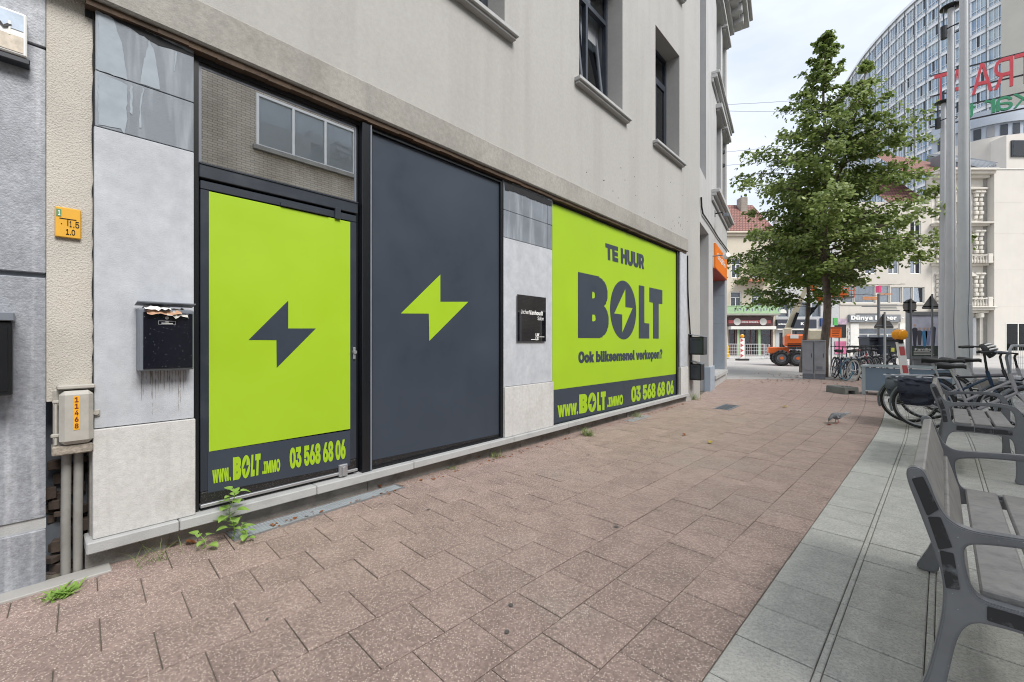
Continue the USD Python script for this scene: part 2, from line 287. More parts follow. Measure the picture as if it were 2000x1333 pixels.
for c in range(0, 15):
    w0 = WB + 0.3 * c
    for k in range(-2, 56):
        l0 = 0.205 + 0.3 * k
        pg = tile_poly(l0, l0 + 0.3, w0 + (0.012 if c else 0.0), w0 + 0.288, 0.0033).intersection(front)
        if pg.is_empty or pg.area < 1e-3: continue
        ce = np.array(pg.centroid.coords[0])
        if ce[1] < -0.3 or abs(ce[0]) > 1.5 * abs(ce[1]) + 1.5: continue
        cells.append((ce, pg))
        if c: slab(strips, tile_poly(l0, l0 + 0.3, w0 - 0.0135, w0 + 0.0135, 0.0022).intersection(front), -0.001)
lay('grey_paver', 'grey_paver', cells, M['grey_tile'], grey)
part('joint_strip', strips, M['grey_tile'], grey, kind='stuff')

# ---------------------------------------------------------------- lettering
FONT = glob.glob('/opt/blender-*/*/datafiles/fonts/Inter.woff2')[0]
def fatten(g_, r, k):                                    # heavier strokes for lettering of proportion r (width to height)
    g_ = affinity.affine_transform(g_, [r, 0, 0, 1, 0, 0]).buffer(k, join_style=2, mitre_limit=2.0).simplify(0.004)
    a, b, c, d = g_.bounds
    return affinity.affine_transform(g_, [1 / (c - a), 0, 0, 1 / (d - b), -a / (c - a), -b / (d - b)])
def text_shape(text, wght=900, size=110, stroke=0):
    from PIL import Image, ImageDraw, ImageFont
    f = ImageFont.truetype(FONT, size)
    try: f.set_variation_by_axes([32, wght])
    except Exception: stroke = max(stroke, 2)
    x0, y0, x1, y1 = f.getbbox(text, anchor='ls', stroke_width=stroke)
    im = Image.new('L', (int(x1 - x0) + 8, int(y1 - y0) + 8)); ImageDraw.Draw(im).text((4 - x0, 4 - y0), text, 255, f, anchor='ls', stroke_width=stroke)
    on = np.pad(np.asarray(im) > 127, ((0, 0), (1, 1))).astype(np.int8)
    rows, st = np.nonzero(np.diff(on, axis=1) == 1); en = np.nonzero(np.diff(on, axis=1) == -1)[1]
    g_ = shapely.union_all(shapely.box(st, -rows - 1, en, -rows)).buffer(0.6).buffer(-0.6).simplify(0.6)
    a, b, c, d = g_.bounds
    return affinity.affine_transform(g_, [1 / (c - a), 0, 0, 1 / (d - b), -a / (c - a), -b / (d - b)]), (c - a) / (d - b)
def fit_quad(g_, q):                                    # unit square -> quadrilateral TL, TR, BR, BL
    tl, tr, br, bl = (np.array(a, float) for a in q)
    def fn(p):
        u, v = p[:, :1], p[:, 1:2]
        return (1 - u) * ((1 - v) * bl + v * tl) + u * ((1 - v) * br + v * tr)
    return shapely.transform(g_, fn)
def text_box(text, x0, z0, x1, z1, **k):
    g_, r = text_shape(text, **k); return affinity.affine_transform(g_, [x1 - x0, 0, 0, z1 - z0, x0, z0])
def text_h(text, x0, z0, hgt, **k):
    g_, r = text_shape(text, **k); return affinity.affine_transform(g_, [hgt * r, 0, 0, hgt, x0, z0])
BOLT = Polygon([(0.59, 1), (0.59, 0.585), (1, 0.585), (0.42, 0), (0.415, 0.41), (0, 0.415)])
def logo():                                             # the word with a flash cut out of its O, in a unit square
    B, L, T = text_shape('B')[0], text_shape('L')[0], text_shape('T')[0]
    B, L, T = fatten(B, 0.42, 0.035), fatten(L, 0.3, 0.04), fatten(T, 0.36, 0.035)
    sc = lambda g_, x0, x1: affinity.affine_transform(g_, [x1 - x0, 0, 0, 1, x0, 0])
    a = np.linspace(0, 2 * np.pi, 40)[:-1]
    O = Polygon(np.c_[0.465 + 0.155 * np.cos(a), 0.5 + 0.52 * np.sin(a)])
    O = O.difference(affinity.affine_transform(BOLT, [0.22, 0, 0, 0.78, 0.355, 0.1]))
    return shapely.union_all([sc(B, 0, 0.295), O, sc(L, 0.655, 0.80), sc(T, 0.80, 1.0)])
LOGO = logo()
def wquad(pts): return [wl(*p) for p in pts]
exec_later = []

# ---------------------------------------------------------------- the shop building
def face(y): return lambda u, v, w: (u, y - w, v)       # a plate standing y behind the wall line, growing towards the street
shop = thing('shop_building', 'beige rendered building with an empty black framed shopfront', 'building', wpos(0), WROT)
open1 = [(2.28, 4.80, 3.56, 7.07), (5.085, 4.92, 6.36, 7.07), (7.63, 4.94, 8.80, 7.07)]
open2 = [(a, 8.30, c, 10.4) for a, b, c, d in open1]
wallpg = sbox(-0.45, 3.40, 10.0, 12.2)
for a, b, c, d in open1 + open2: wallpg = wallpg.difference(sbox(a, b, c, d))
part('wall', MB().poly(wallpg, 0.36, face(0.36)), M['render'], shop)
part('wall', MB().box((9.16, 0.0, -0.02), (10.0, 0.3, 3.40)), M['render'], shop, label='rendered pier at the far end of the shopfront')
part('wall', MB().box((10.0 - 0.02, 0.3, 0.0), (9.9, 6.0, 12.2)), M['render'], shop, label='end wall')
part('concrete_fascia', MB().box((-0.45, -0.055, 3.13), (9.16, 0.3, 3.398), 0.012), M['concrete'], shop)
w_ = MB()
xs = np.linspace(0.2, 9.1, 60)
for a, b in zip(xs[:-1], xs[1:]): w_.box((a, -0.028 + rng.normal(0, 0.0015), 3.092 + rng.normal(0, 0.003)), (b, 0.10, 3.129))
part('timber_strip', w_, M['wood'], shop)
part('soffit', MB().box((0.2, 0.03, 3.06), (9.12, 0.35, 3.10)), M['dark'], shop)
for a, b in [(0.20, 0.60), (0.603, 1.43), (1.433, 2.30), (2.303, 3.66), (3.663, 4.75), (4.753, 6.2), (6.203, 7.6), (7.603, 9.0), (9.003, 9.2)]:
    part('sill_stone', MB().box((a, -0.055, 0.118 + rng.normal(0, .0012)), (b, 0.14, 0.182), 0.006), M['sillstone'], shop)
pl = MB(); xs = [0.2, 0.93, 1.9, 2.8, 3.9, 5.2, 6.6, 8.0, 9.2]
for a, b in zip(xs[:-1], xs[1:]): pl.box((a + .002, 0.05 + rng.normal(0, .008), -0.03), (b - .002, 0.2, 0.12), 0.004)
part('plinth', pl, mat('dirty_shaded_plinth', (0.20, 0.19, 0.175), 0.9, 0.3, 5.0, 0.6, 90, stain=0.8, stcol=(0.06, 0.055, 0.045), stscale=3.5), shop)  # dirt, plus the shadow under the sill darkened into the colour
part('backing_wall', MB().box((0.18, 0.9, 0.0), (9.2, 1.0, 3.4)).box((0.18, 0.2, 0.0), (0.2, 0.9, 3.4)).box((1.84, 0.2, 0.0), (1.86, 0.9, 3.4)).box((0.2, 0.25, 3.39), (9.2, 0.95, 3.42)), M['dark'], shop)
# natural stone facing slabs of the three piers
def stone(s0, s1, z0, z1, m, y=0.0, th=0.06, lab=None): part('stone_slab', MB().box((s0 + .0015, y + rng.normal(0, .0012), z0 + .002), (s1 - .0015, y + th, z1 - .002), 0.003), M[m], shop, label=lab)
stone(0.238, 0.686, 2.765, 3.10, 'slab_dark'); stone(0.236, 0.686, 2.455, 2.765, 'slab_dark')
stone(0.232, 0.686, 0.785, 2.455, 'slab_pale', lab='tall pale grey slab of the left pier'); stone(0.226, 0.69, 0.182, 0.785, 'plinth', -0.018, 0.078, 'whitish base slab of the left pier')
for a, b in ((0.22, 0.684), (3.545, 4.46), (8.79, 9.16)): part('pier_core', MB().box((a, 0.062, 0.0), (b, 0.8, 3.1)), M['concrete'], shop)
for a, b in ((3.545, 4.36), (4.362, 4.462)):
    stone(a, b, 2.75, 3.09, 'slab_dark'); stone(a, b, 2.44, 2.75, 'slab_dark')
stone(3.545, 4.462, 0.75, 2.44, 'slab_pale', lab='pale grey slab with the name plate'); stone(3.542, 4.466, 0.182, 0.75, 'plinth', -0.018, 0.078, 'whitish base slab of the middle pier')
stone(8.80, 9.16, 0.74, 3.15, 'slab_pale', -0.02); stone(8.78, 9.18, 0.12, 0.74, 'plinth', -0.04, 0.09)
pale_st = mat('lime_bloom', (0.265, 0.305, 0.34), 0.75, 0.12, 9.0, stain=.4, stcol=(0.20, 0.23, 0.265), stscale=7); soot = mat('soot', (0.012, 0.013, 0.015), 0.9, 0.4, 30.0); rust = mat('rust_run', (0.20, 0.18, 0.165), 0.8, 0.3, 30.0)
def ragged(pts, seed, amp=.0016):
    p = np.array([wl(*q) for q in pts]); r_ = np.random.default_rng(seed); out = []
    for a, b in zip(p, np.roll(p, -1, 0)):
        n = max(2, int(np.linalg.norm(b - a) / .02)); out += [a + (b - a) * k / n + r_.normal(0, amp, 2) * (k > 0) for k in range(n)]
    return Polygon(out).buffer(0)
for k, pts in enumerate(([(192, 20), (222, 38), (238, 85), (249, 157), (192, 138)], [(192, 144), (236, 160), (249, 168), (247, 240), (243, 262), (236, 252), (192, 244)], [(291, 78), (302, 105), (313, 176), (274, 164), (279, 130)], [(255, 166), (260, 170), (258, 225), (253, 220)], [(278, 172), (282, 176), (276, 205), (276, 250), (272, 250), (273, 205)], [(343, 100), (346, 104), (341, 140), (339, 138)])):
    part('lime_bloom', MB().poly(ragged(pts, k), .0008, face(-.0016)), pale_st, shop)
for k, pts in enumerate(([(192, 14), (250, 42), (378, 106), (378, 112), (340, 98), (300, 84), (262, 60), (240, 48), (192, 22)], [(985, 352), (1078, 394), (1077, 404), (1040, 390), (1000, 374), (986, 372)])): part('soot_mark', MB().poly(ragged(pts, 30 + k, .003), .0008, face(-.0018 - .001 * k)), soot, shop)
r_ = np.random.default_rng(5)
for k in range(17):
    x = 274 + 5.6 * k + r_.uniform(-2, 2); w_ = r_.uniform(.8, 2.2); L_ = r_.uniform(22, 95); part('rust_run', MB().poly(ragged([(x, 724), (x + w_, 724), (x + w_ * .7, 724 + L_ * .6), (x + w_ * .5, 724 + L_), (x + w_ * .2, 724 + L_ * .6)], 60 + k, .0012), .0007, face(-.0016)), rust, shop)
# windows of the upper floors
def sash_window(s0, z0, s1, z1, tilted=False, lower=True):
    y = 0.27
    fr = MB(); t = 0.06
    fr.poly(sbox(s0, z0, s1, z1).difference(shapely.union_all([sbox(s0 + t, z0 + t, (s0 + s1) / 2 - t / 2, z1 - 0.62), sbox((s0 + s1) / 2 + t / 2, z0 + t, s1 - t, z1 - 0.62), sbox(s0 + t, z1 - 0.55, s1 - t, z1 - t)])), 0.07, face(y + 0.07))
    W = part('window', fr, M['frame'], shop)
    p_ = MB().box((s0 + t, y + .03, z1 - .55), (s1 - t, y + .04, z1 - t))
    for q0, q1 in ((s0 + t, (s0 + s1) / 2 - t / 2), ((s0 + s1) / 2 + t / 2, s1 - t)):
        z_ = z1 - 0.62
        sm = MB().poly(sbox(q0, z0 + t, q1, z_).difference(sbox(q0 + .05, z0 + t + .05, q1 - .05, z_ - .05)), 0.05)
        gl = MB().box((q0 + .05, -.03, z0 + t + .05), (q1 - .05, -.02, z_ - .05))
        v, f = sm.get(); gv, gf = gl.get()
        if tilted:
            for a in (v, gv):
                dz = a[:, 2] - (z0 + t); a[:, 1] += y + .06 + dz * 0.11
        else: v[:, 1] += y + .05; gv[:, 1] += y + .05
        part('sash', (v, f), M['alugrey' if tilted else 'frame'], W); p_.add(gv, gf)
    part('pane', p_, M['glass'], W)
    part('blind', MB().box((s0, y + .16, z0), (s1, y + .17, z1)).box((s0 - .05, y + .08, z0), (s0, y + .45, z1)).box((s1, y + .08, z0), (s1 + .05, y + .45, z1)), M['blind'], W)  # grey sheet added close behind the glass to imitate its reflections
    sl = MB().box((s0 - .12, -0.10, z0 - 0.085), (s1 + .14, 0.30, z0 - 0.03), 0.008).box((s0 - .10, -0.07, z0 - 0.115), (s1 + .12, 0.02, z0 - 0.085), 0.004)
    part('window_sill', sl, M['sillstone'], W)
for k, o in enumerate(open1 + open2): sash_window(*o, tilted=(k == 1))
bh = MB()
for _ in range(26):
    s_, z_ = rng.uniform(5.2, 9.4), 3.45 + rng.gamma(1.6, 0.22)
    if z_ < 4.7: bh.sphere((s_, -0.001, z_), (0.008, 0.004, 0.008), 1)
part('drill_hole', bh, M['dark'], shop, kind='stuff')
# shop door with frame, leaf, closer and transom
fr = MB()
fr.box((0.690, 0.03, 0.18), (0.716, 0.12, 3.06)).box((1.795, 0.05, 0.18), (1.818, 0.14, 3.06)).box((0.716, 0.04, 3.035), (1.795, 0.12, 3.06))
part('door_frame', fr, M['black'], shop)
part('transom_bar', MB().box((0.716, 0.012, 2.315), (1.795, 0.09, 2.405), 0.004).box((0.716, 0.005, 2.400), (1.795, 0.05, 2.410)), M['frame'], shop)
Wt = part('transom_window', MB().poly(sbox(0.716, 2.405, 1.795, 3.04).difference(sbox(0.732, 2.42, 1.78, 3.025)), 0.03, face(0.07)), M['alugrey'], shop)
part('pane', MB().box((0.73, 0.045, 2.418), (1.782, 0.05, 3.027)), M['mirrorglass'], Wt)
leaf = MB()
for p_, q in (((0.722, 2.245), (1.788, 2.30)),): leaf.box((p_[0], 0.022, p_[1]), (q[0], 0.07, q[1]), 0.004)
leaf.box((0.722, 0.022, 0.302), (0.772, 0.07, 2.243), 0.004).box((1.728, 0.022, 0.302), (1.788, 0.07, 2.243), 0.004)
door = part('door', leaf, M['frame'], shop)
part('glazing', MB().box((0.772, 0.045, 0.302), (1.728, 0.052, 2.243)), M['grit'], door)
part('bottom_rail', MB().box((0.722, 0.022, 0.228), (1.788, 0.07, 0.30), 0.004), M['grit'], door)
part('kick_rail', MB().box((0.72, 0.005, 0.205), (1.79, 0.05, 0.226), 0.003), M['alu'], door)
part('door_closer', MB().box((1.60, 0.0, 2.235), (1.645, 0.03, 2.325), 0.003).box((1.20, 0.004, 2.243), (1.55, 0.03, 2.272), 0.003), M['frame'], door)
part('lock', MB().cyl((1.765, 0.03, 1.18), (1.765, 0.0, 1.18), 0.016, seg=14).box((1.755, 0.008, 1.12), (1.775, 0.024, 1.22), 0.004), M['alu'], door)
part('floor_bolt', MB().box((1.63, -0.004, 0.19), (1.70, 0.03, 0.285), 0.004).box((1.65, -0.02, 0.20), (1.675, 0.0, 0.27), 0.003), M['alu'], door)
part('post', MB().box((1.822, -0.012, 0.18), (1.892, 0.10, 3.08), 0.004), M['black'], shop)
part('post_trim', MB().box((1.893, -0.016, 0.182), (1.908, 0.06, 3.08), 0.003), M['alugrey'], shop)
part('shop_window_frame', MB().poly(sbox(1.91, 0.182, 3.543, 3.06).difference(sbox(1.925, 0.2, 3.505, 3.045)), 0.05, face(0.06)), M['black'], shop)
part('shop_window_glass', MB().box((1.92, 0.04, 0.19), (3.51, 0.05, 3.05)), M['grit'], shop)
part('display_frame', MB().poly(sbox(4.466, 0.182, 8.80, 3.12).difference(sbox(4.472, 0.19, 8.70, 3.10)), 0.05, face(0.06)), M['black'], shop)
part('display_glass', MB().box((4.47, 0.04, 0.185), (8.72, 0.05, 3.11)), M['grit'], shop)

# printed films on the glass: flat prints in the wall plane
def film(name, label, parts_):
    t = thing(name, label, 'poster', wpos(0), WROT)
    for nm, pg, m, y in parts_: part(nm, MB().poly(pg, 0.0012, face(y)), M[m], t)
    return t
P4 = lambda q: Polygon(wquad(q))
bolt_at = lambda pts: Polygon([wl(*p) for p in pts])
doorfilm = Polygon([(0.770, 0.30), (1.731, 0.262), (1.731, 2.237), (0.770, 2.237)])
film('door_poster', 'lime green film on the shop door with a dark flash and phone number', [
    ('background', sbox(0.768, 0.556, 1.731, 2.237), 'lime', 0.0205), ('footer', Polygon([(0.763, 0.29), (1.731, 0.257), (1.731, 0.545), (0.763, 0.555)]), 'slate', 0.0205),
    ('flash', bolt_at([(564.6, 587.5), (564.6, 641.8), (618.8, 641.8), (542.5, 718.8), (541.8, 664.5), (487.6, 664)]), 'slate', 0.0185),
    ('lettering', fit_quad(fatten(text_shape('WWW.')[0], 2.2, 0.012), wquad([(416, 920), (450, 914), (453, 940), (417, 946.5)])), 'lime', 0.0185),
    ('logo', fit_quad(LOGO, wquad([(456.6, 895), (511, 887), (509, 929), (456.6, 940)])), 'lime', 0.0185),
    ('lettering', fit_quad(fatten(text_shape('.IMMO', 800)[0], 2.6, 0.02), wquad([(514, 903), (549, 897), (549, 921.7), (514, 928)])), 'lime', 0.0185),
    ('phone_number', fit_quad(fatten(text_shape('03 568 68 06')[0], 4.6, 0.016), wquad([(567.5, 876), (677, 858), (677, 897), (568, 917.5)])), 'lime', 0.0185)])
film('window_poster', 'dark slate film with a lime flash on the narrow shop window', [
    ('background', Polygon([(1.914, 0.255), (3.500, 0.225), (3.500, 3.055), (1.914, 3.04)]), 'slate', 0.036),
    ('flash', bolt_at([(864.2, 536), (864.2, 589.6), (918.8, 589.6), (842.6, 666.5), (841.8, 612.8), (787.2, 612.3)]), 'lime', 0.034)])
film('display_poster', 'large lime TE HUUR poster filling the wide display window', [
    ('background', Polygon([(4.474, 0.634), (8.70, 0.603), (8.70, 3.10), (4.474, 3.055)]), 'lime', 0.036), ('footer', Polygon([(4.474, 0.184), (8.735, 0.184), (8.735, 0.602), (4.474, 0.633)]), 'slate', 0.036),
    ('headline', fit_quad(fatten(text_shape('TE HUUR')[0], 3.6, 0.02), wquad([(1186, 474), (1261.5, 498), (1261.5, 526.5), (1187, 507)])), 'slate', 0.034),
    ('logo', fit_quad(LOGO, wquad([(1133, 531), (1297, 567), (1297, 662), (1133, 660.5)])), 'slate', 0.034),
    ('slogan', fit_quad(fatten(text_shape('Ook bliksemsnel verkopen?', 900)[0], 9.0, 0.018), wquad([(1133.5, 687), (1297, 682.5), (1297, 705.5), (1133.5, 716)])), 'slate', 0.034),
    ('lettering', fit_quad(fatten(text_shape('WWW.')[0], 2.2, 0.012), wquad([(1093, 793), (1133, 787), (1133, 810), (1094, 817)])), 'lime', 0.034),
    ('logo', fit_quad(LOGO, wquad([(1135, 771.5), (1187, 765), (1187, 801), (1135, 809)])), 'lime', 0.034),
    ('lettering', fit_quad(fatten(text_shape('.IMMO', 800)[0], 2.6, 0.02), wquad([(1189.5, 777), (1220.5, 771), (1220.5, 791), (1189.5, 796.5)])), 'lime', 0.034),
    ('phone_number', fit_quad(fatten(text_shape('03 568 68 06')[0], 4.6, 0.016), wquad([(1236.5, 755.5), (1319, 743), (1319, 769.6), (1236.5, 787)])), 'lime', 0.034)])

# ---------------------------------------------------------------- neighbour on the left
nb = thing('neighbour_building', 'blue grey panelled building with a pebbledash edge', 'building', wpos(0), WROT)
for z0, z1, y in ((-0.03, 0.285, 0.035), (0.345, 1.60, 0.045), (1.625, 2.80, 0.045), (2.81, 4.6, 0.04)):
    for a, b in ((-1.6, -0.75), (-0.745, 0.055)):
        part('wall_panel', MB().box((a, y, z0), (b, y + .1, z1), 0.004), M['neigh'], nb)
part('panel_groove', MB().box((-1.6, 0.07, 0.2), (0.055, 0.2, 4.6)), M['slab_dark'], nb)
part('rim_strip', MB().box((-1.6, 0.055, 0.285), (0.055, 0.1, 0.345)), M['sillstone'], nb)
part('pebbledash_strip', MB().box((0.056, 0.045, 0.95), (0.234, 0.35, 4.6)), M['pebble'], nb)
part('niche', MB().box((0.056, 0.22, -0.03), (0.234, 0.35, 0.95)), M['slab_dark'], nb, label='dark broken recess behind the two pipes')
rb = MB()
for _ in range(34): rb.box((lambda c: c - rng.uniform(.012, .035, 3))(c := np.array([rng.uniform(.07, .23), rng.uniform(.17, .23), rng.uniform(-.02, .62)])), c + rng.uniform(.012, .035, 3), .004, rot=rng.uniform(0, 3))
part('rubble', rb, mat('brick_rubble', (0.075, 0.055, 0.045), 0.9, 0.4, 14.0), nb, kind='stuff')
part('crack', MB().tube([(0.234 + rng.normal(0, .002), 0.03, z) for z in np.linspace(0.95, 3.2, 40)], 0.005, 5), M['dark'], nb)
part('kerb_edge', MB().box((-1.6, -0.07, -0.03), (0.3, 0.05, 0.012), 0.004), M['kerb'], nb)
# number plaque with a bird
px = thing('house_plaque', 'pale house plaque with a small black bird, cut by the frame', 'sign', wpos(0), WROT)
a, b = -0.42, wl(53, 50)[0]
zt, zb = wl(53, 36)[1], wl(53, 118)[1]
part('plate', MB().box((a, -0.03, zb), (b, 0.045, zt), 0.006), M['white'], px)
part('print', MB().poly(sbox(a + .01, zb + .012, b - .012, zb + .09), 0.002, face(-0.031)), mat('plaque_sand', (0.5, 0.44, 0.36), 0.3, 0.25, 30.0), px)
part('print', MB().poly(sbox(a + .01, zb + .12, b - .012, zt - .012), 0.002, face(-0.031)), mat('plaque_sky', (0.42, 0.5, 0.6), 0.3, 0.3, 8.0), px)
part('print', MB().poly(sbox(wl(17, 60)[0], zb + .085, wl(21, 60)[0], zt - .06), 0.002, face(-0.033)), M['white'], px)
bx, bz = wl(7, 52)
part('bird_emblem', MB().poly(Polygon([(bx - .03, bz + .012), (bx - .008, bz + .006), (bx, bz - .008), (bx + .012, bz + .006), (bx + .028, bz + .006), (bx + .012, bz - .012), (bx, bz - .02), (bx - .012, bz - .004)]), 0.002, face(-0.035)), M['black'], px)
part('bracket', MB().box((a, -0.02, zb - .03), (b + .01, 0.045, zb - .001), 0.004), M['frame'], px)
# black letter box at the picture's left edge
sb0, sb1 = wl(-60, 700)[0], wl(26, 700)[0]
lb = thing('letter_box', 'black letter box on the blue grey panel, cut by the frame', 'mailbox', wpos(0), WROT)
part('body', MB().box((sb0, -0.12, wl(30, 768)[1]), (sb1, 0.045, wl(30, 630)[1]), 0.006), M['black'], lb)
part('lid', MB().box((sb0, -0.135, wl(30, 629)[1]), (sb1 + .006, 0.04, wl(30, 613)[1]), 0.004), M['alugrey'], lb)
part('door', MB().box((sb0 + .02, -0.126, wl(30, 760)[1]), (sb1 - .015, -0.119, wl(30, 640)[1]), 0.003), M['black'], lb)
# yellow marker plate
yl = mat('yellow_enamel', (0.62, 0.33, 0.03), 0.4, 0.08, 9.0, stain=0.3, stcol=(0.45, 0.24, 0.05), stscale=9.0)
mk = thing('marker_plate', 'small yellow hydrant plate with black figures on the pebbledash', 'sign', wpos(0), WROT)
A, B = wl(107, 462, -.03), wl(158, 411, -.03)
wd, hg = B[0] - A[0], B[1] - A[1] + .006
part('plate', MB().box((A[0], 0.025, A[1]), (B[0], 0.044, B[1]), 0.004), yl, mk)
tq = lambda u, v: (A[0] + wd * u, A[1] + (B[1] - A[1]) * v)
tb = lambda tx, u0, v0, u1, v1, **k: text_box(tx, *tq(u0, v0), *tq(u1, v1), **k)
part('figures', MB().poly(shapely.union_all([tb('1', .56, .37, .64, .57, wght=600), tb('.5', .70, .36, .93, .57, wght=500), tb('1.0', .42, .1, .77, .29, wght=600), sbox(*tq(.17, .61), *tq(.82, .635)), sbox(*tq(.47, .40), *tq(.505, .61)), sbox(*tq(.23, .43), *tq(.265, .46))]), 0.0015, face(0.0245)), M['black'], mk)
part('badge', MB().poly(sbox(*tq(.05, .68), *tq(.24, .92)), 0.0015, face(0.0245)), mat('badge_green', (0.08, 0.22, 0.1), 0.5), mk)
part('badge_mark', MB().poly(tb('1', .12, .71, .2, .88, wght=700), 0.0015, face(0.0228)), M['white'], mk)
# grey connection box with two pipes
gb = mat('grey_box', (0.36, 0.345, 0.31), 0.6, 0.14, 8.0, stain=0.5, stcol=(0.2, 0.18, 0.15), stscale=6.0)
cb = thing('connection_box', 'weathered grey utility box with orange number strip over two pipes', 'utility box', wpos(0), WROT)
S = lambda x: wl(x, 800, .02)[0]
Z = lambda y, x=150: wl(x, y, .02)[1]
part('cover', MB().box((S(115), -0.055, Z(866)), (S(182), 0.05, Z(763)), 0.02), gb, cb)
part('back_plate', MB().box((S(104), 0.02, Z(886)), (S(186), 0.1, Z(760)), 0.008), gb, cb)
part('top_rail', MB().box((S(111), -0.03, Z(760)), (S(186), 0.08, Z(752)), 0.005), gb, cb)
part('hinge', MB().box((S(102), -0.02, Z(786)), (S(118), 0.0, Z(780)), 0.004).box((S(99), -0.02, Z(851)), (S(117), 0.0, Z(844)), 0.004).cyl((S(109), -0.01, Z(865)), (S(109), -0.01, Z(785)), 0.006), gb, cb)
part('screw_lug', MB().box((S(183), -0.012, Z(818)), (S(196), 0.0, Z(804)), 0.004).cyl((S(188), -0.02, Z(810)), (S(188), -0.01, Z(810)), 0.012), gb, cb)
part('foot_flange', MB().box((S(101), -0.03, Z(886)), (S(182), 0.1, Z(868)), 0.006), mat('crusty_grey', (0.26, 0.23, 0.19), 0.95, 0.4, 40.0, 0.8, 90), cb)
sx0, sx1 = S(142.5), S(155)
part('number_strip', MB().box((sx0, -0.057, Z(838)), (sx1, -0.054, Z(773))), mat('orange_strip', (0.75, 0.36, 0.02), 0.5), cb)
dg = [text_box(c, sx0 + .005, Z(784.5 + 12.6 * k), sx1 - .005, Z(775 + 12.6 * k), wght=700) for k, c in enumerate('11468')]
part('number', MB().poly(shapely.union_all(dg), 0.0015, face(-0.0575)), mat('maroon_print', (0.12, 0.01, 0.015), 0.6), cb)
for a, b in ((119, 141), (144, 165)):
    c = (S(a) + S(b)) / 2; r = (S(b) - S(a)) / 2 * 0.97
    part('pipe', MB().tube([(c, 0.07, -0.03), (c, 0.07, 0.3), (c + .003, 0.07, Z(880))], r, 16), mat('pipe_grey', (0.22, 0.215, 0.2), 0.6, 0.15, 7.0, stain=0.4, stcol=(0.12, 0.1, 0.08), stscale=5.0) if a == 119 else UsdShade.Material.Get(stage, '/World/Looks/pipe_grey'), cb, smooth=40)
# black letter box with papers on the left pier
mb_ = thing('letter_box', 'black letter box stuffed with papers on the pale left pier', 'mailbox', wpos(0), WROT)
s0, s1, z0, z1 = 0.408, 0.664, 1.098, 1.455
part('body', MB().box((s0, -0.10, z0), (s1, 0.0, z1), 0.006), M['alugrey'], mb_)
part('door', MB().box((s0 + .018, -0.108, z0 + .012), (s1 - .008, -0.099, z1 - .02), 0.003), M['blackpaint'], mb_)
part('lid', MB().add([(s0 - .008, -0.02, z1 + .02), (s1 + .006, -0.02, z1 + .02), (s1 + .006, -0.115, z1 + .035), (s0 - .008, -0.115, z1 + .035), (s0 - .008, -0.02, z1 + .026), (s1 + .006, -0.02, z1 + .026), (s1 + .006, -0.115, z1 + .041), (s0 - .008, -0.115, z1 + .041)],
     [[0, 1, 2], [0, 2, 3], [4, 6, 5], [4, 7, 6], [3, 2, 6], [3, 6, 7], [0, 3, 7], [0, 7, 4], [1, 6, 2], [1, 5, 6]]), M['alugrey'], mb_)
part('lock', MB().cyl((0.532, -0.113, 1.405), (0.532, -0.107, 1.405), 0.009, seg=16), M['alu'], mb_)
part('name_tag', MB().poly(sbox(0.492, 1.366, 0.574, 1.388).difference(sbox(0.4945, 1.3685, 0.5715, 1.3855)), 0.002, face(-0.108)), M['alu'], mb_)
part('name_print', MB().poly(shapely.union_all([sbox(.525, 1.380, .541, 1.3825), sbox(.507, 1.3725, .56, 1.3755)]), 0.001, face(-0.108)), M['white'], mb_)
def crumple(x0, x1, z, seed, m, drop):
    v, f = [], []; n = 9; r_ = np.random.default_rng(seed)
    for i in range(n):
        for j in range(4):
            v.append((x0 + (x1 - x0) * i / (n - 1), -0.03 - 0.034 * j + r_.normal(0, .003), z + 0.006 - (drop * (j / 3) ** 2) + r_.normal(0, .006)))
    for i in range(n - 1):
        for j in range(3): a_ = i * 4 + j; f += [[a_, a_ + 4, a_ + 5], [a_, a_ + 5, a_ + 1]]
    part('crumpled_paper', MB().add(v, f), m, 'PAPER')
pp = thing('folded_papers', 'crumpled papers sticking out of the letter box on the pier', 'papers', wpos(0), WROT)
_part = part
def part_paper(n_, mb, m, parent): return _part('paper_sheet', mb, m, pp)
for a_, b_, zz, sd, m_, dr in ((.43, .55, z1 + .012, 3, M['white'], .02), (.44, .60, z1 + .003, 5, mat('brown_paper', (0.4, 0.24, 0.15), 0.8, 0.2, 40.0), .035), (.53, .63, z1 - .002, 8, mat('newsprint', (0.42, 0.41, 0.38), 0.85, 0.3, 60.0), .045)):
    part = part_paper; crumple(a_, b_, zz, sd, m_, dr)
part = _part
# glossy black name plate on the middle pier
nm = thing('name_plate', 'glossy black salon name plate on the middle stone pier', 'sign', wpos(0), WROT)
gl_ = usdkit.material(stage, '/World/Looks/black_mirror', {'p': ('principled_bsdf', {'base_color': (0.006, 0.006, 0.008), 'roughness': 0.02, 'ior': 2.2})}, surface='p.BSDF')
part('plate', MB().box((3.757, -0.022, 1.262), (4.298, -0.012, 1.812), 0.002), gl_, nm)
part('standoff', MB().box((3.85, -0.012, 1.35), (4.2, 0.0, 1.7)), M['black'], nm)
part('lettering', MB().poly(text_box('Jochen', 3.815, 1.59, 3.96, 1.64, wght=400), 0.001, face(-0.0223)), M['white'], nm); part('lettering', MB().poly(text_box('Vanhoudt', 3.965, 1.585, 4.235, 1.64, wght=800), 0.001, face(-0.0223)), M['white'], nm)
part('lettering', MB().poly(text_box('Salon', 4.13, 1.525, 4.25, 1.57, wght=400), 0.001, face(-0.0223)), M['white'], nm)
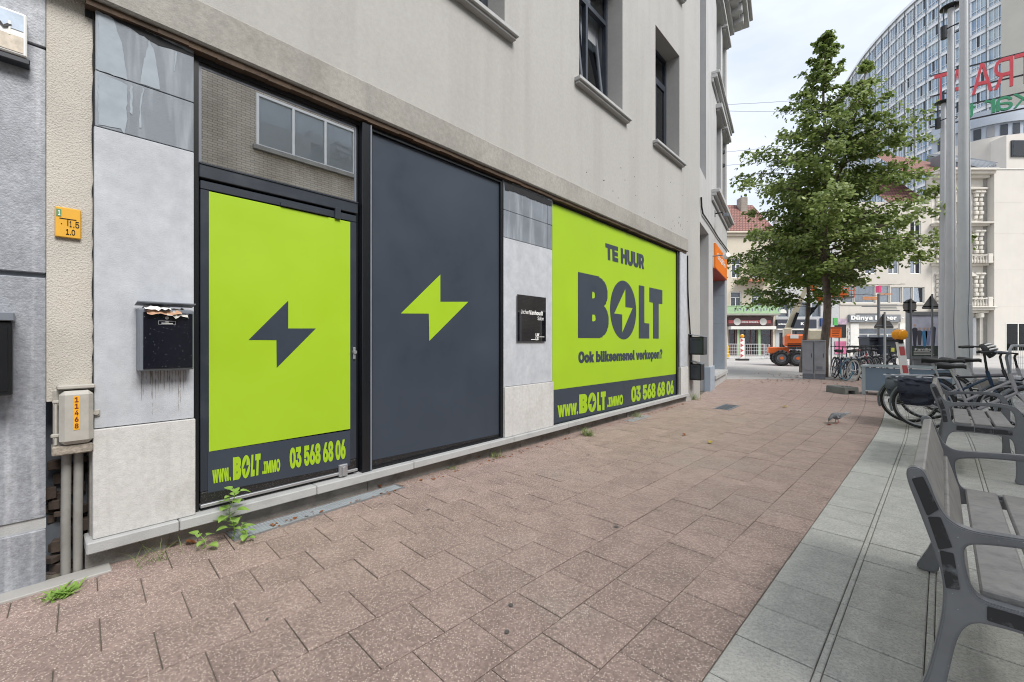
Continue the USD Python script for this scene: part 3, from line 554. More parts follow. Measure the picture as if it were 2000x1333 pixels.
part('monogram', MB().poly(shapely.union_all([text_box('LW', 4.09, 1.325, 4.16, 1.365, wght=900), text_box('LS', 4.09, 1.28, 4.145, 1.32, wght=900), sbox(4.0, 1.283, 4.085, 1.292), sbox(4.165, 1.318, 4.26, 1.324)]), 0.001, face(-0.0223)), M['white'], nm)

# ---------------------------------------------------------------- opposite side of the street (seen in the transom glass)
LO = 10.0; ow = (DW + LO) / DW
beige = brickmat('beige_brick', (0.50, 0.45, 0.37), (0.43, 0.385, 0.315), (0.24, 0.215, 0.18))
opp = thing('opposite_house', 'beige brick house mirrored in the glass over the shop door', 'house', wpos(0, LO), WROT + 180)
# its local x runs against the shop's, so s -> -s
ow_ = MB(); pgw = sbox(-30, 0, 6, 9.0)
wins = [(-(wl(697, 300)[0] * ow), 6.75, -(wl(503, 260)[0] * ow), 8.25)]
wins += [(-1.7, 6.75, -0.55, 8.25), (-15.5, 0.4, -9.2, 2.7), (-21, .3, -17, 2.8), (-27, .3, -22.5, 2.8), (-20.5, 4, -18, 5.8), (-26, 4, -23, 5.8), (-14, 6.75, -11, 8.3)] + [(-8.4, 0.1, -7.2, 2.4), (-6.6, 0.9, -3.0, 2.6), (-2.2, 0.1, -1.1, 2.4), (-8.4, 3.7, -6.6, 5.3), (-4.9, 3.7, -2.6, 5.3)]
for a, b, c, d in wins: pgw = pgw.difference(sbox(a, b, c, d))
part('wall', MB().poly(pgw, 0.3, face(0.3)), beige, opp)
for a, b, c, d in wins:
    n_ = 3 if c - a > 2 else 1; f_ = MB(); inner = [sbox(a + .07 + (c - a - .07) * k / n_, b + .07, a + (c - a - .07) * (k + 1) / n_, d - .07) for k in range(n_)]
    f_.poly(sbox(a, b, c, d).difference(shapely.union_all(inner)), 0.08, face(0.08))
    W = part('window', f_, M['white'], opp); part('pane', MB().box((a, .05, b), (c, .055, d)), M['clearglass'], W)
    part('curtain', MB().box((a, .075, b), (c, .085, d)), M['white'] if b > 3 else M['dark'], W); part('window_sill', MB().box((a - .1, -.12, b - .12), (c + .1, .1, b)), M['concrete'], W)

# ---------------------------------------------------------------- the corner building beyond, turned away a little
def cloc(px, py):                                       # pixel -> along, up on the corner building's face
    r = np.array([(px - 1000) / FOC, 1.0]); k = (C0 @ CN) / (r @ CN)
    return (r * k - C0) @ CD, CH + (HY - py) / FOC * k
cg = mat('corner_render', (0.40, 0.40, 0.395), 0.8, 0.08, 1.2, 0.2, 120, streak=0.4, sscale=(4, 4, 0.25), scol=(0.33, 0.33, 0.325), stain=0.3, stcol=(0.30, 0.295, 0.28), stscale=0.8)
bl = mat('blue_stone', (0.29, 0.335, 0.385), 0.55, 0.12, 1.5, streak=0.5, sscale=(3, 3, 0.5), scol=(0.33, 0.38, 0.44))
co = thing('corner_building', 'grey corner building with a stone cornice and an orange shop sign', 'building', C0, WROT + CROT)
ce_ = 5.55
rec = cloc(1384, 500)[0]
pg = sbox(0.0, 0.0, ce_, 12.6)
op = [(0.05, 0.0, rec, cloc(1366, 432)[1]), (2.2, 0.35, 5.1, cloc(1394, 524)[1]), (0.05, cloc(1366, 325)[1], cloc(1379, 300)[0], 12.0), (2.9, 5.5, 3.9, 7.7), (4.3, 5.5, 5.15, 7.7), (2.9, 8.6, 3.9, 10.8), (4.3, 8.6, 5.15, 10.8)]
for a, b, c, d in op: pg = pg.difference(sbox(a, b, c, d))
part('wall', MB().poly(pg, 0.5, face(0.5)), cg, co)
part('side_wall', MB().box((ce_ - .4, 0.501, 0), (ce_ - 0.002, 9, 12.6)), cg, co)
part('entrance_panel', MB().box((0.0, 0.42, 0.0), (rec, 0.47, 4.3)), cg, co)
part('recess_panel', MB().box((0.0, 0.40, 5.2), (1.0, 0.46, 12)), M['alugrey'], co)
part('base_stone', MB().box((rec - .02, -0.05, -0.02), (2.14, 0.1, 0.62), 0.01), bl, co); part('base_stone', MB().box((0.04, 0.2, -0.02), (rec - .03, 0.41, 0.55), 0.01), bl, co)
part('shop_sill', MB().box((2.15, -0.08, 0.24), (5.12, 0.5, 0.345), 0.008), M['sillstone'], co)
for k, (za, zb2) in enumerate(((0.35, 0.95), (0.955, 1.85), (1.855, 2.75), (2.755, cloc(1394, 524)[1] - .02))): part('reveal_panel', MB().box((5.06, 0.02, za), (5.10, 0.52, zb2)), bl, co)
part('shop_glass', MB().box((2.2, 0.38, 0.35), (5.06, 0.40, 3.2)), M['glass'], co); part('shop_interior', MB().box((2.2, 0.95, 0.3), (5.06, 0.97, 3.2)), bl, co)
sg = thing('shop_sign', 'orange box sign over the corner shop window', 'sign', C0, WROT + CROT)
orange = mat('orange_sign', (0.70, 0.17, 0.012), 0.5, 0.04, 3.0)
q0, q1 = cloc(1394, 500)[0], cloc(1416.5, 500)[0]; zs0, zs1 = cloc(1394, 524)[1], cloc(1394, 475)[1]
part('box', MB().box((q0, -0.05, zs0), (q1, 0.0, zs1), 0.006), orange, sg)
part('underside', MB().box((q0, -0.048, zs0 - .012), (q1, 0.36, zs0 - .001)), mat('red_under', (0.5, 0.06, 0.02), 0.5), sg)
part('lettering', MB().poly(text_box('Shop&Go', q0 + .35, (zs0 + zs1) / 2 - .08, q1 - .5, (zs0 + zs1) / 2 + .14, wght=500), 0.004, face(-0.051)), M['white'], sg)
def cornice(z, items, s0=0.0, s1=ce_ + .05):
    mb = MB()
    for dz0, dz1, out in items: mb.box((s0, -out, z + dz0), (s1 + out, 0.0, z + dz1), 0.012)
    part('cornice', mb, cg, co)
cornice(4.95, [(0, .12, .05), (.12, .2, .12), (.2, .3, .2)], 1.9)
cornice(8.05, [(0, .1, .05), (.1, .2, .14), (.2, .28, .2)], 1.9)
cornice(11.3, [(0, .25, .08), (.25, .45, .2), (.45, .6, .4), (.6, .85, .62), (.85, 1.0, .72)], 1.2)
for s_ in np.arange(1.5, ce_ + .2, 0.55): part('cornice_bracket', MB().box((s_, -0.5, 11.62), (s_ + .2, 0, 11.88), 0.02), cg, co)
for a, b, c, d in op[3:]:
    f_ = MB().poly(sbox(a, b, c, d).difference(shapely.union_all([sbox(a + .08, b + .08, (a + c) / 2 - .04, d - .08), sbox((a + c) / 2 + .04, b + .08, c - .08, d - .08)])), 0.07, face(0.4))
    W = part('window', f_, M['offwhite'], co); part('pane', MB().box((a, .36, b), (c, .37, d)), M['glass'], W); part('curtain', MB().box((a, .48, b), (c, .49, d)), M['blind'], W)
    part('window_hood', MB().box((a - .15, -.16, d + .05), (c + .15, 0, d + .17), .01).box((a - .1, -.09, d + .0), (c + .1, 0, d + .05)), cg, co)
    part('window_sill', MB().box((a - .12, -.12, b - .12), (c + .12, 0.05, b), .01), cg, co)
cl_ = [cloc(*p) for p in ((1366.5, 386), (1367.5, 405), (1370, 418), (1385, 440), (1400, 464), (1421, 492))]
part('cable', MB().tube([(a, -0.03, b) for a, b in cl_], 0.02, 6), M['black'], co)
cam_ = thing('security_camera', 'small camera on the corner building above the cable', 'camera', C0, WROT + CROT); a, b = cloc(1396, 425)
part('body', MB().box((a - .12, -.34, b - .05), (a + .03, -.22, b + .05), .012), M['alugrey'], cam_); part('arm', MB().tube([(a, 0, b + .1), (a, -.2, b + .1), (a, -.28, b + .03)], .016, 6), M['black'], cam_); part('plate', MB().box((a - .05, -.015, b + .02), (a + .05, 0, b + .18)), M['alugrey'], cam_)
sl_ = thing('spot_lamp', 'small pale lamp beside the orange sign', 'lamp', C0, WROT + CROT); a, b = cloc(1391, 501)
part('head', MB().cyl((a, -.38, b), (a + .12, -.30, b - .02), .06, .08, 12), M['white'], sl_); part('arm', MB().tube([(a + .1, 0, b + .02), (a + .1, -.3, b + .02)], .015, 6), M['alugrey'], sl_)
# cable and the two letter boxes on the rendered pier
cab = thing('wall_cable', 'black cable running down the rendered pier to the letter boxes', 'cable', wpos(0), WROT)
part('cable', MB().tube([(wl(x, y)[0], -0.02, wl(x, y)[1]) for x, y in ((1341, 500), (1341.5, 560), (1343, 600), (1345.5, 640), (1347, 660), (1348, 700), (1348, 712))], 0.014, 6), M['black'], cab, smooth=True)
def wall_box(label, s_, z0, z1, out, wdt, papers):
    t = thing('letter_box', label, 'mailbox', wpos(0), WROT)
    part('body', MB().box((s_, -out, z0), (s_ + wdt, -0.01, z1), 0.008), M['black'], t)
    part('flap', MB().add([(s_ - .012, -.0, z1 + .05), (s_ + wdt, -.0, z1 + .05), (s_ + wdt, -out - .02, z1 - .01), (s_ - .012, -out - .02, z1 - .01), (s_ - .012, 0, z1 + .06), (s_ + wdt, 0, z1 + .06), (s_ + wdt, -out - .02, z1), (s_ - .012, -out - .02, z1)], [[0, 1, 2], [0, 2, 3], [4, 6, 5], [4, 7, 6], [3, 2, 6], [3, 6, 7], [0, 3, 7], [0, 7, 4]]), M['alugrey'], t)
    part('front', MB().box((s_ - .008, -out + .02, z0 + .03), (s_, -0.04, z1 - .03), .002), M['frame'], t)
    part('slot', MB().box((s_ - .011, -out + .06, z1 - .075), (s_ - .007, -0.08, z1 - .06)), M['dark'], t)
wall_box('glossy black upper letter box at the far pier', 9.30, 0.98, 1.36, 0.31, 0.24, True)
wall_box('smaller black lower letter box at the far pier', 9.36, 0.44, 0.79, 0.24, 0.22, False)

# ---------------------------------------------------------------- pavement fittings
gr = thing('ventilation_grate', 'long pale steel grate set in the paving before the shop door', 'grate', wpos(0), WROT)
pts = [(0.86, 0.02), (2.16, 0.02), (2.16, -0.115), (0.86, -0.165)]
part('frame', MB().poly(Polygon(pts).difference(Polygon(pts).buffer(-.012)), 0.02, lambda u, v, w: (u, v, -0.015 + w)), M['alu'], gr)
gp_ = Polygon(pts).buffer(-.012)
hl = [shapely.Point(0.89 + .0215 * i, -0.148 + .021 * j).buffer(.0062, quad_segs=2) for i in range(60) for j in range(8)]
part('perforated_plate', MB().poly(gp_.difference(shapely.union_all(hl)), 0.004, lambda u, v, w: (u, v, -0.006 + w)), mat('zinc_plate', (0.40, 0.44, 0.46), 0.5, 0.15, 6.0, metal=0.3), gr)
part('pit', MB().box((0.86, -0.16, -0.029), (2.16, 0.02, -0.022)), M['dark'], gr)
gr2 = thing('ventilation_grate', 'short pale steel grate by the wall under the display poster', 'grate', wpos(0), WROT)
part('plate', MB().box((6.3, -0.2, -0.02), (7.0, -0.05, 0.002), .003), M['alu'], gr2)
for k in range(16): part('bar', MB().box((6.32 + .042 * k, -0.19, 0.002), (6.34 + .042 * k, -0.06, 0.006)), M['sillstone'], gr2)
dr = thing('drain_cover', 'square dark iron drain cover in the red paving', 'drain cover', wpos(0), WROT)
part('frame', MB().poly(sbox(8.55, -1.0, 9.3, -0.72).difference(sbox(8.575, -.975, 9.275, -.745)), .03, lambda u, v, w: (u, v, w - .028)), M['alugrey'], dr)
part('lid', MB().box((8.58, -.97, -.02), (9.27, -.75, -.003), .003), M['alugrey'], dr)
for k in range(13): part('rib', MB().box((8.61 + .05 * k, -.955, -.003), (8.63 + .05 * k, -.765, .003)), M['alugrey'], dr)

# ---------------------------------------------------------------- benches
bench_paint = mat('bench_paint', (0.13, 0.135, 0.142), 0.32, 0.12, 5.0, 0.15, 60, stain=0.25, stcol=(0.16, 0.165, 0.17), stscale=6.0, speck=0.35, spscale=55, spcol=(0.4, 0.42, 0.44), spthr=0.12)
plank = mat('weathered_plank', (0.215, 0.208, 0.195), 0.5, 0.2, 4.0, 0.4, 50, streak=0.6, sscale=(14, 14, 14), scol=(0.115, 0.115, 0.11), stain=0.35, stcol=(0.25, 0.25, 0.24), stscale=5.0)
inlay = mat('black_inlay', (0.012, 0.012, 0.013), 0.4, 0.2, 10.0, stain=0.9, stcol=(0.15, 0.16, 0.17), stscale=14.0)
def smooth_pts(p, n=3):
    p = np.array(p, float)
    for _ in range(n):
        q = np.empty((2 * len(p), 2)); r = np.roll(p, -1, 0); q[0::2] = .75 * p + .25 * r; q[1::2] = .25 * p + .75 * r; p = q
    return p
BACK = -0.066
outline = [(-.085, .815), (-.083, .85), (-.055, .858), (-.035, .835), (-.008, .74), (.018, .70), (.06, .684), (.12, .688), (.30, .705), (.42, .70), (.475, .672), (.512, .60), (.525, .50), (.522, .40), (.515, .25), (.525, .06), (.56, 0.0), (.45, 0.0), (.468, .06), (.462, .25), (.455, .36), (.42, .412), (.30, .418), (.10, .414), (.062, .40), (.035, .35), (.015, .22), (-.01, .05), (-.015, 0.0), (-.11, 0.0), (-.085, .06), (-.04, .16), (-.012, .32), (.002, .42), (.002, .52), (-.022, .61), (-.052, .71)]
hole = [(.048, .60), (.05, .632), (.075, .648), (.17, .665), (.30, .672), (.41, .666), (.45, .63), (.462, .56), (.462, .50), (.43, .482), (.12, .478), (.085, .482), (.066, .50), (.055, .55)]
fpg = Polygon(smooth_pts(outline, 2)).difference(Polygon(smooth_pts(hole, 2))).buffer(0)
def rounded(mb, pg, y0, y1, r=0.008):
    ring_out = lambda p: [np.array(p.exterior.coords)[:-1]] + [np.array(i.coords)[:-1] for i in p.interiors]
    inner = pg.buffer(-r)
    mb.poly(pg, (y1 - y0) - 2 * r, lambda u, v, w: (u, y0 + r + w, v)); mb.poly(pg.buffer(-r * .45), (y1 - y0) - r * .6, lambda u, v, w: (u, y0 + r * .3 + w, v)); mb.poly(inner, (y1 - y0), lambda u, v, w: (u, y0 + w, v))
    return mb
def bench(label, l0, L, near_marks):
    o = lw(l0, 0.0)
    t = thing('park_bench', label, 'bench', o, -45.0, 'grey slatted benches along the street')     # local x runs from back to front, y along the bench
    for k, y in enumerate((0.0, L)):
        fm = part('side_frame', rounded(MB(), fpg, y - .023, y + .023), bench_paint, t, smooth=30)
        ys = y - .0265 if k == 0 else y + .023
        il = MB(); 
        for q in ([(-.066, .815), (-.046, .825), (-.012, .735), (-.032, .712)], [(-.028, .70), (-.006, .705), (.018, .625), (-.005, .612)], [(-.001, .60), (.022, .60), (.035, .50), (.012, .495)]):
            part('black_inlay', MB().poly(Polygon(q).buffer(.004), .0035, lambda u, v, w: (u, ys + w, v)), inlay, fm)
        for a in (.10, .22, .335): part('black_inlay', MB().poly(sbox(a, .432, a + .105, .466).buffer(.004), .0035, lambda u, v, w: (u, ys + w, v)), inlay, fm)
    sl = lambda nm, a, b, lab=None: part(nm, MB().box(a, b, .006), plank, t, label=lab)
    tl = math.atan2(.10, .21)
    for z0, z1, dx in ((.475, .655, 0.012), (.665, .845, -.048)):
        R = np.array([[math.cos(-.27), 0, math.sin(-.27)], [0, 1, 0], [-math.sin(-.27), 0, math.cos(-.27)]])
        part('back_slat', MB().box((dx - .003, .03, z0), (dx + .031, L - .03, z1), .005, tilt=R), plank, t)
    for a in (.085, .215, .345): part('seat_slat', MB().box((a, .03, .468), (a + .112, L - .03, .497), .005), plank, t)
    part('cross_rail', MB().box((.09, .03, .43), (.45, .06, .466)).box((.09, L - .06, .43), (.45, L - .03, .466)), bench_paint, t)
    return t
bench('grey slatted park bench nearest, cut by the right edge', 1.955, 1.36, True)
bench('grey slatted park bench farther off, before the bicycles', 5.88, 1.25, False)

# ---------------------------------------------------------------- bicycles
tyre = mat('tyre', (0.016, 0.016, 0.017), 0.7, 0.2, 20.0); rimm = mat('rim', (0.40, 0.41, 0.42), 0.45, 0.1, 9.0, metal=0.3)
chrome = mat('chrome', (0.5, 0.5, 0.51), 0.38, 0.05, 9.0, metal=0.6); rubber = mat('rubber', (0.012, 0.012, 0.012), 0.6)
def paint(n, c): return mat(n, c, 0.3, 0.06, 6.0, coat=0.4)
def bicycle(label, pos, heading, col, lean=0.0, pannier=None, step=True, fender=True, seatcol=None, steer=0.0, group='parked bicycles', tyrecol=None, hb=1.06, sh=0.93):
    t = thing('bicycle', label, 'bicycle', pos, heading, group)   # local: rear wheel at x = 0, front at 1.06, y sideways
    R = 0.345; LN = math.tan(lean)
    def ln(p): p = np.array(p, float).reshape(-1, 3); p[:, 1] += p[:, 2] * LN; return p
    u0, u1 = np.array([1, 0, 0.]), np.array([0, LN, 1.0]) / math.hypot(1, LN)
    for k, x in enumerate((0.0, 1.06)):
        c = ln((x, 0, R))[0]; a0, a1 = u0, u1
        if k and steer: a0 = np.array([math.cos(steer), math.sin(steer), 0])
        w = part('wheel', MB().ring(c, R - .018, .018, (a0, a1), 44, 8), (tyrecol or tyre) if k else tyre, t, smooth=40)
        part('rim', MB().ring(c, R - .045, .011, (a0, a1), 40, 6), rimm, w, smooth=40)
        sp = MB()
        for i in range(20):
            th = i / 20 * 2 * np.pi; d_ = math.cos(th) * a0 + math.sin(th) * a1; sp.cyl(c + .02 * d_, c + (R - .05) * d_, .0014, seg=3)
        part('spokes', sp, rimm, w)
        nv = np.cross(a0, a1); part('hub', MB().cyl(c - .05 * nv, c + .05 * nv, .022, seg=10), rimm, w)
        if fender:
            an = np.linspace(math.radians(20 if k == 0 else -35 if False else 35), math.radians(205 if k == 0 else 165), 22) if k == 0 else np.linspace(math.radians(25), math.radians(205), 22)
            if k == 0: an = np.linspace(math.radians(25), math.radians(200), 22)
            part('mudguard', MB().tube([c + (R + .018) * (math.cos(a) * a0 + math.sin(a) * a1) for a in an], .017, 6), M['alugrey'] if pannier else rubber, t, smooth=40)
    bb = (0.47, 0, .29); hd0, hd1 = (0.88, 0, .60), (0.82, 0, .84); st = (0.33, 0, .72)
    f = MB()
    f.tube(ln([hd0, hd1]), .022, 10).tube(ln([hd0, bb]), .022, 10)
    f.tube(ln([(0.845, 0, .75), ((0.42, 0, .45) if step else (0.34, 0, .70))]), .018, 10).tube(ln([bb, st]), .018, 10)
    for y in (-.05, .05):
        f.tube(ln([(0, y, R), bb]), .010, 6).tube(ln([(0, y, R), (0.36, y * .4, .62)]), .009, 6)
    part('frame', f, col, t, smooth=40)
    fk = MB(); dx = 0 if not steer else 0
    for y in (-.055, .055): fk.tube(ln([(0.885, y * .6, .59), (0.95, y, .48), (1.06, y, R)]), .012, 8)
    part('fork', fk, col, t, smooth=40)
    part('seat_post', MB().tube(ln([st, (0.27, 0, sh - .05)]), .013, 8), chrome, t)
    sd = MB(); n = 12
    pr = [(-.13, .085, 0), (-.10, .095, .012), (-.03, .08, .006), (.05, .04, 0), (.13, .022, .004), (.16, .012, -.008)]
    v = []
    for i_, (x, hw, z) in enumerate(pr):
        for k in range(10):
            a = k / 10 * 2 * np.pi; v.append((0.27 + x, hw * math.cos(a), sh + z + (.026 + .016 * (i_ < 3)) * math.sin(a) * (1 if math.sin(a) > 0 else 1.35)))
    v = ln(v); fs = []
    for i in range(len(pr) - 1):
        for k in range(10): k2 = (k + 1) % 10; fs += [[i * 10 + k, i * 10 + k2, i * 10 + 10 + k2], [i * 10 + k, i * 10 + 10 + k2, i * 10 + 10 + k]]
    fs += [[0, k + 1, k] for k in range(1, 9)] + [[50, 50 + k, 51 + k] for k in range(1, 9)]
    part('saddle', sd.add(v, fs), seatcol or rubber, t, smooth=60)
    part('handlebar', MB().tube(ln([(0.82, 0, .84), (0.79, 0, hb - .05), (0.80, 0, hb)]), .014, 8).tube(ln([(0.56, -.29, hb + .02), (0.68, -.28, hb + .03), (0.80, -.14, hb + .02), (0.82, 0, hb), (0.80, .14, hb + .02), (0.68, .28, hb + .03), (0.56, .29, hb + .02)]), .011, 8), rubber if 'nearest' not in label else M['alugrey'], t, smooth=40)
    for y in (-.285, .285): part('grip', MB().tube(ln([(0.55, y, hb + .02), (0.67, y, hb + .03)]), .017, 8), rubber, t)
    ck = MB().ring(ln(bb)[0] + (0, -.05, 0), .085, .006, (u0, u1), 24, 5).tube(ln([bb, (0.55, -.07, .14)]), .009, 6).tube(ln([bb, (0.39, .07, .44)]), .009, 6).box(ln((0.50, -.15, .13))[0], ln((0.60, -.08, .15))[0]).box(ln((0.34, .08, .43))[0], ln((0.44, .15, .45))[0])
    part('crank', ck, rubber, t)
    part('chain', MB().tube(ln([(0.0, -.045, R + .035), (0.47, -.05, .375)]), .004, 4).tube(ln([(0.0, -.045, R - .035), (0.47, -.05, .205)]), .004, 4), rubber, t)
    if pannier:
        rk = MB()
        for y in (-.06, .06): rk.tube(ln([(-.30, y, .735), (0.28, y, .75)]), .006, 6).tube(ln([(0, y, R), (-.12, y, .735)]), .005, 5)
        for x in (-.28, -.1, .08): rk.tube(ln([(x, -.06, .738), (x, .06, .738)]), .005, 5)
        part('luggage_rack', rk, chrome, t)
        for y in (-1, 1):
            bm, mt = trimesh.creation.icosphere(3), pannier
            v = bm.vertices.copy(); q = np.sign(v) * np.abs(v) ** 0.55
            v = q * np.array([.20, .075, .19]); v[:, 0] *= 1 + .12 * (v[:, 2] / .19)
            v += (meshkit.fbm(v * np.array([12, 12, 20]) + 3 * y, 4) - .45)[:, None] * .13 * np.sign(v) * np.array([.6, 1, .4])
            v += np.array([-.06, y * .15, .54])
            part('pannier', MB().add(ln(v), bm.faces), mt, t, smooth=60)
            fl = MB(); vv, ff = [], []
            for i in range(11):
                x = -.27 + .042 * i
                for dz, dy in ((.745, .045), (.735, .16), (.66, .238), (.56, .243), (.53, .238)): vv.append((x, y * dy + rng.normal(0, .004), dz - .02 * math.sin(i / 10 * np.pi) * (dz < .6) + rng.normal(0, .004)))
            for i in range(10):
                for j in range(4): a_ = i * 5 + j; ff += [[a_, a_ + 5, a_ + 6], [a_, a_ + 6, a_ + 1]]
            part('pannier_flap', fl.add(ln(vv), ff), mt, t, smooth=60)
    lamp = MB().box(ln((.93, -.03, .70))[0], ln((1.0, .03, .76))[0], .01); part('front_lamp', lamp, chrome, t)
    return t
navy = mat('navy_canvas', (0.007, 0.010, 0.022), 0.42, 0.3, 9.0, 0.8, 30, spec=0.35); greyc = mat('grey_canvas', (0.085, 0.10, 0.115), 0.6, 0.15, 8.0, 0.4, 50)
silver = paint('silver_paint', (0.30, 0.29, 0.31)); dkblue = paint('blue_paint', (0.012, 0.035, 0.075)); blackp = paint('black_paint', (0.012, 0.012, 0.014)); white_p = paint('white_bike_paint', (0.6, 0.6, 0.6)); redp = paint('red_paint', (0.25, 0.03, 0.03))
HB = -45.0
near = 'bicycles parked by the flagpoles'
bicycle('silver bicycle with bulky navy panniers, nearest of the row', np.array([5.95, 6.22]), HB, silver, 0.03, navy, group=near, sh=.92, hb=1.10)
bicycle('dark blue bicycle with flat grey panniers behind the silver one', np.array([6.20, 6.72]), HB + 2, dkblue, -0.04, greyc, group=near, sh=.98, hb=1.16)
bicycle('black bicycle without bags, third in the row by the poles', np.array([6.75, 7.0]), HB - 3, blackp, 0.05, None, step=False, group=near, sh=.96, hb=1.08)
bicycle('grey bicycle half hidden behind the flagpoles', np.array([7.55, 7.5]), HB + 4, silver, -0.05, None, step=False, group=near, sh=.95, hb=1.05)
hm = thing('bicycle_helmet', 'black and white helmet hanging on a handlebar', 'helmet', (6.55, 5.95, 1.13), 20)
v = trimesh.creation.icosphere(3); q = v.vertices.copy(); q[:, 2] = np.where(q[:, 2] < -.15, -.15 + .05 * q[:, 2], q[:, 2])
tilt = trimesh.transformations.rotation_matrix(1.1, [1, .3, .2])[:3, :3]
part('shell', MB().add((q * np.array([.14, .105, .11])) @ tilt.T, v.faces), rubber, hm, smooth=60)
hs = MB()
for y in (-.06, -.02, .02, .06): hs.tube(np.array([(.135 * math.cos(a) * math.sqrt(1 - (y / .11) ** 2), y, .115 * math.sin(a) * math.sqrt(1 - (y / .11) ** 2)) for a in np.linspace(.3, 2.8, 12)]) @ tilt.T, .012, 6)
part('white_ribs', hs, M['white'], hm, smooth=40)
far = 'bicycles parked behind the grey cabinet'
fb = [('white bicycle with pale front tyre facing the square, beside the cabinet', (1664, 746), -118, white_p, .10, None, .3), ('bicycle with light blue front tyre right beside the cabinet', (1651, 744), -112, dkblue, .12, paint('cyan_tyre', (0.06, 0.25, 0.34)), .2),
      ('black bicycle in the middle of the row behind the planter', (1684, 741), -110, blackp, .06, None, .1), ('bicycle with a red saddle behind the row', (1697, 738), -108, redp, .02, None, 0),
      ('black bicycle with its basket at the end of the row', (1712, 734), -104, blackp, -.03, None, 0), ('grey bicycle at the back of the cabinet row', (1643, 741), -114, silver, .10, None, .1), ('dark blue bicycle wedged in the middle of the row', (1676, 744), -116, dkblue, .08, None, -.2), ('worn black bicycle fifth from the cabinet', (1691, 735), -112, blackp, .0, None, .2),
      ('pale bicycle behind the planter box', (1722, 731), -100, silver, -.06, None, 0), ('black bicycle near the dark triangular sign', (1733, 729), -96, blackp, .05, None, .1), ('dark bicycle standing side on over the planter box', (1752, 733), -10, blackp, 0.0, None, 0)]
for lab, p, hd, c, le, tc_, stv in fb:
    d_ = np.array([math.cos(math.radians(hd)), math.sin(math.radians(hd))])
    bicycle(lab, gp(*p) - 1.06 * d_, hd, c, le, None, step=c is not redp, seatcol=redp if c is redp else None, steer=stv, group=far, tyrecol=tc_ or (mat('pale_tyre', (0.45, 0.43, 0.38), 0.7) if c is white_p else None))

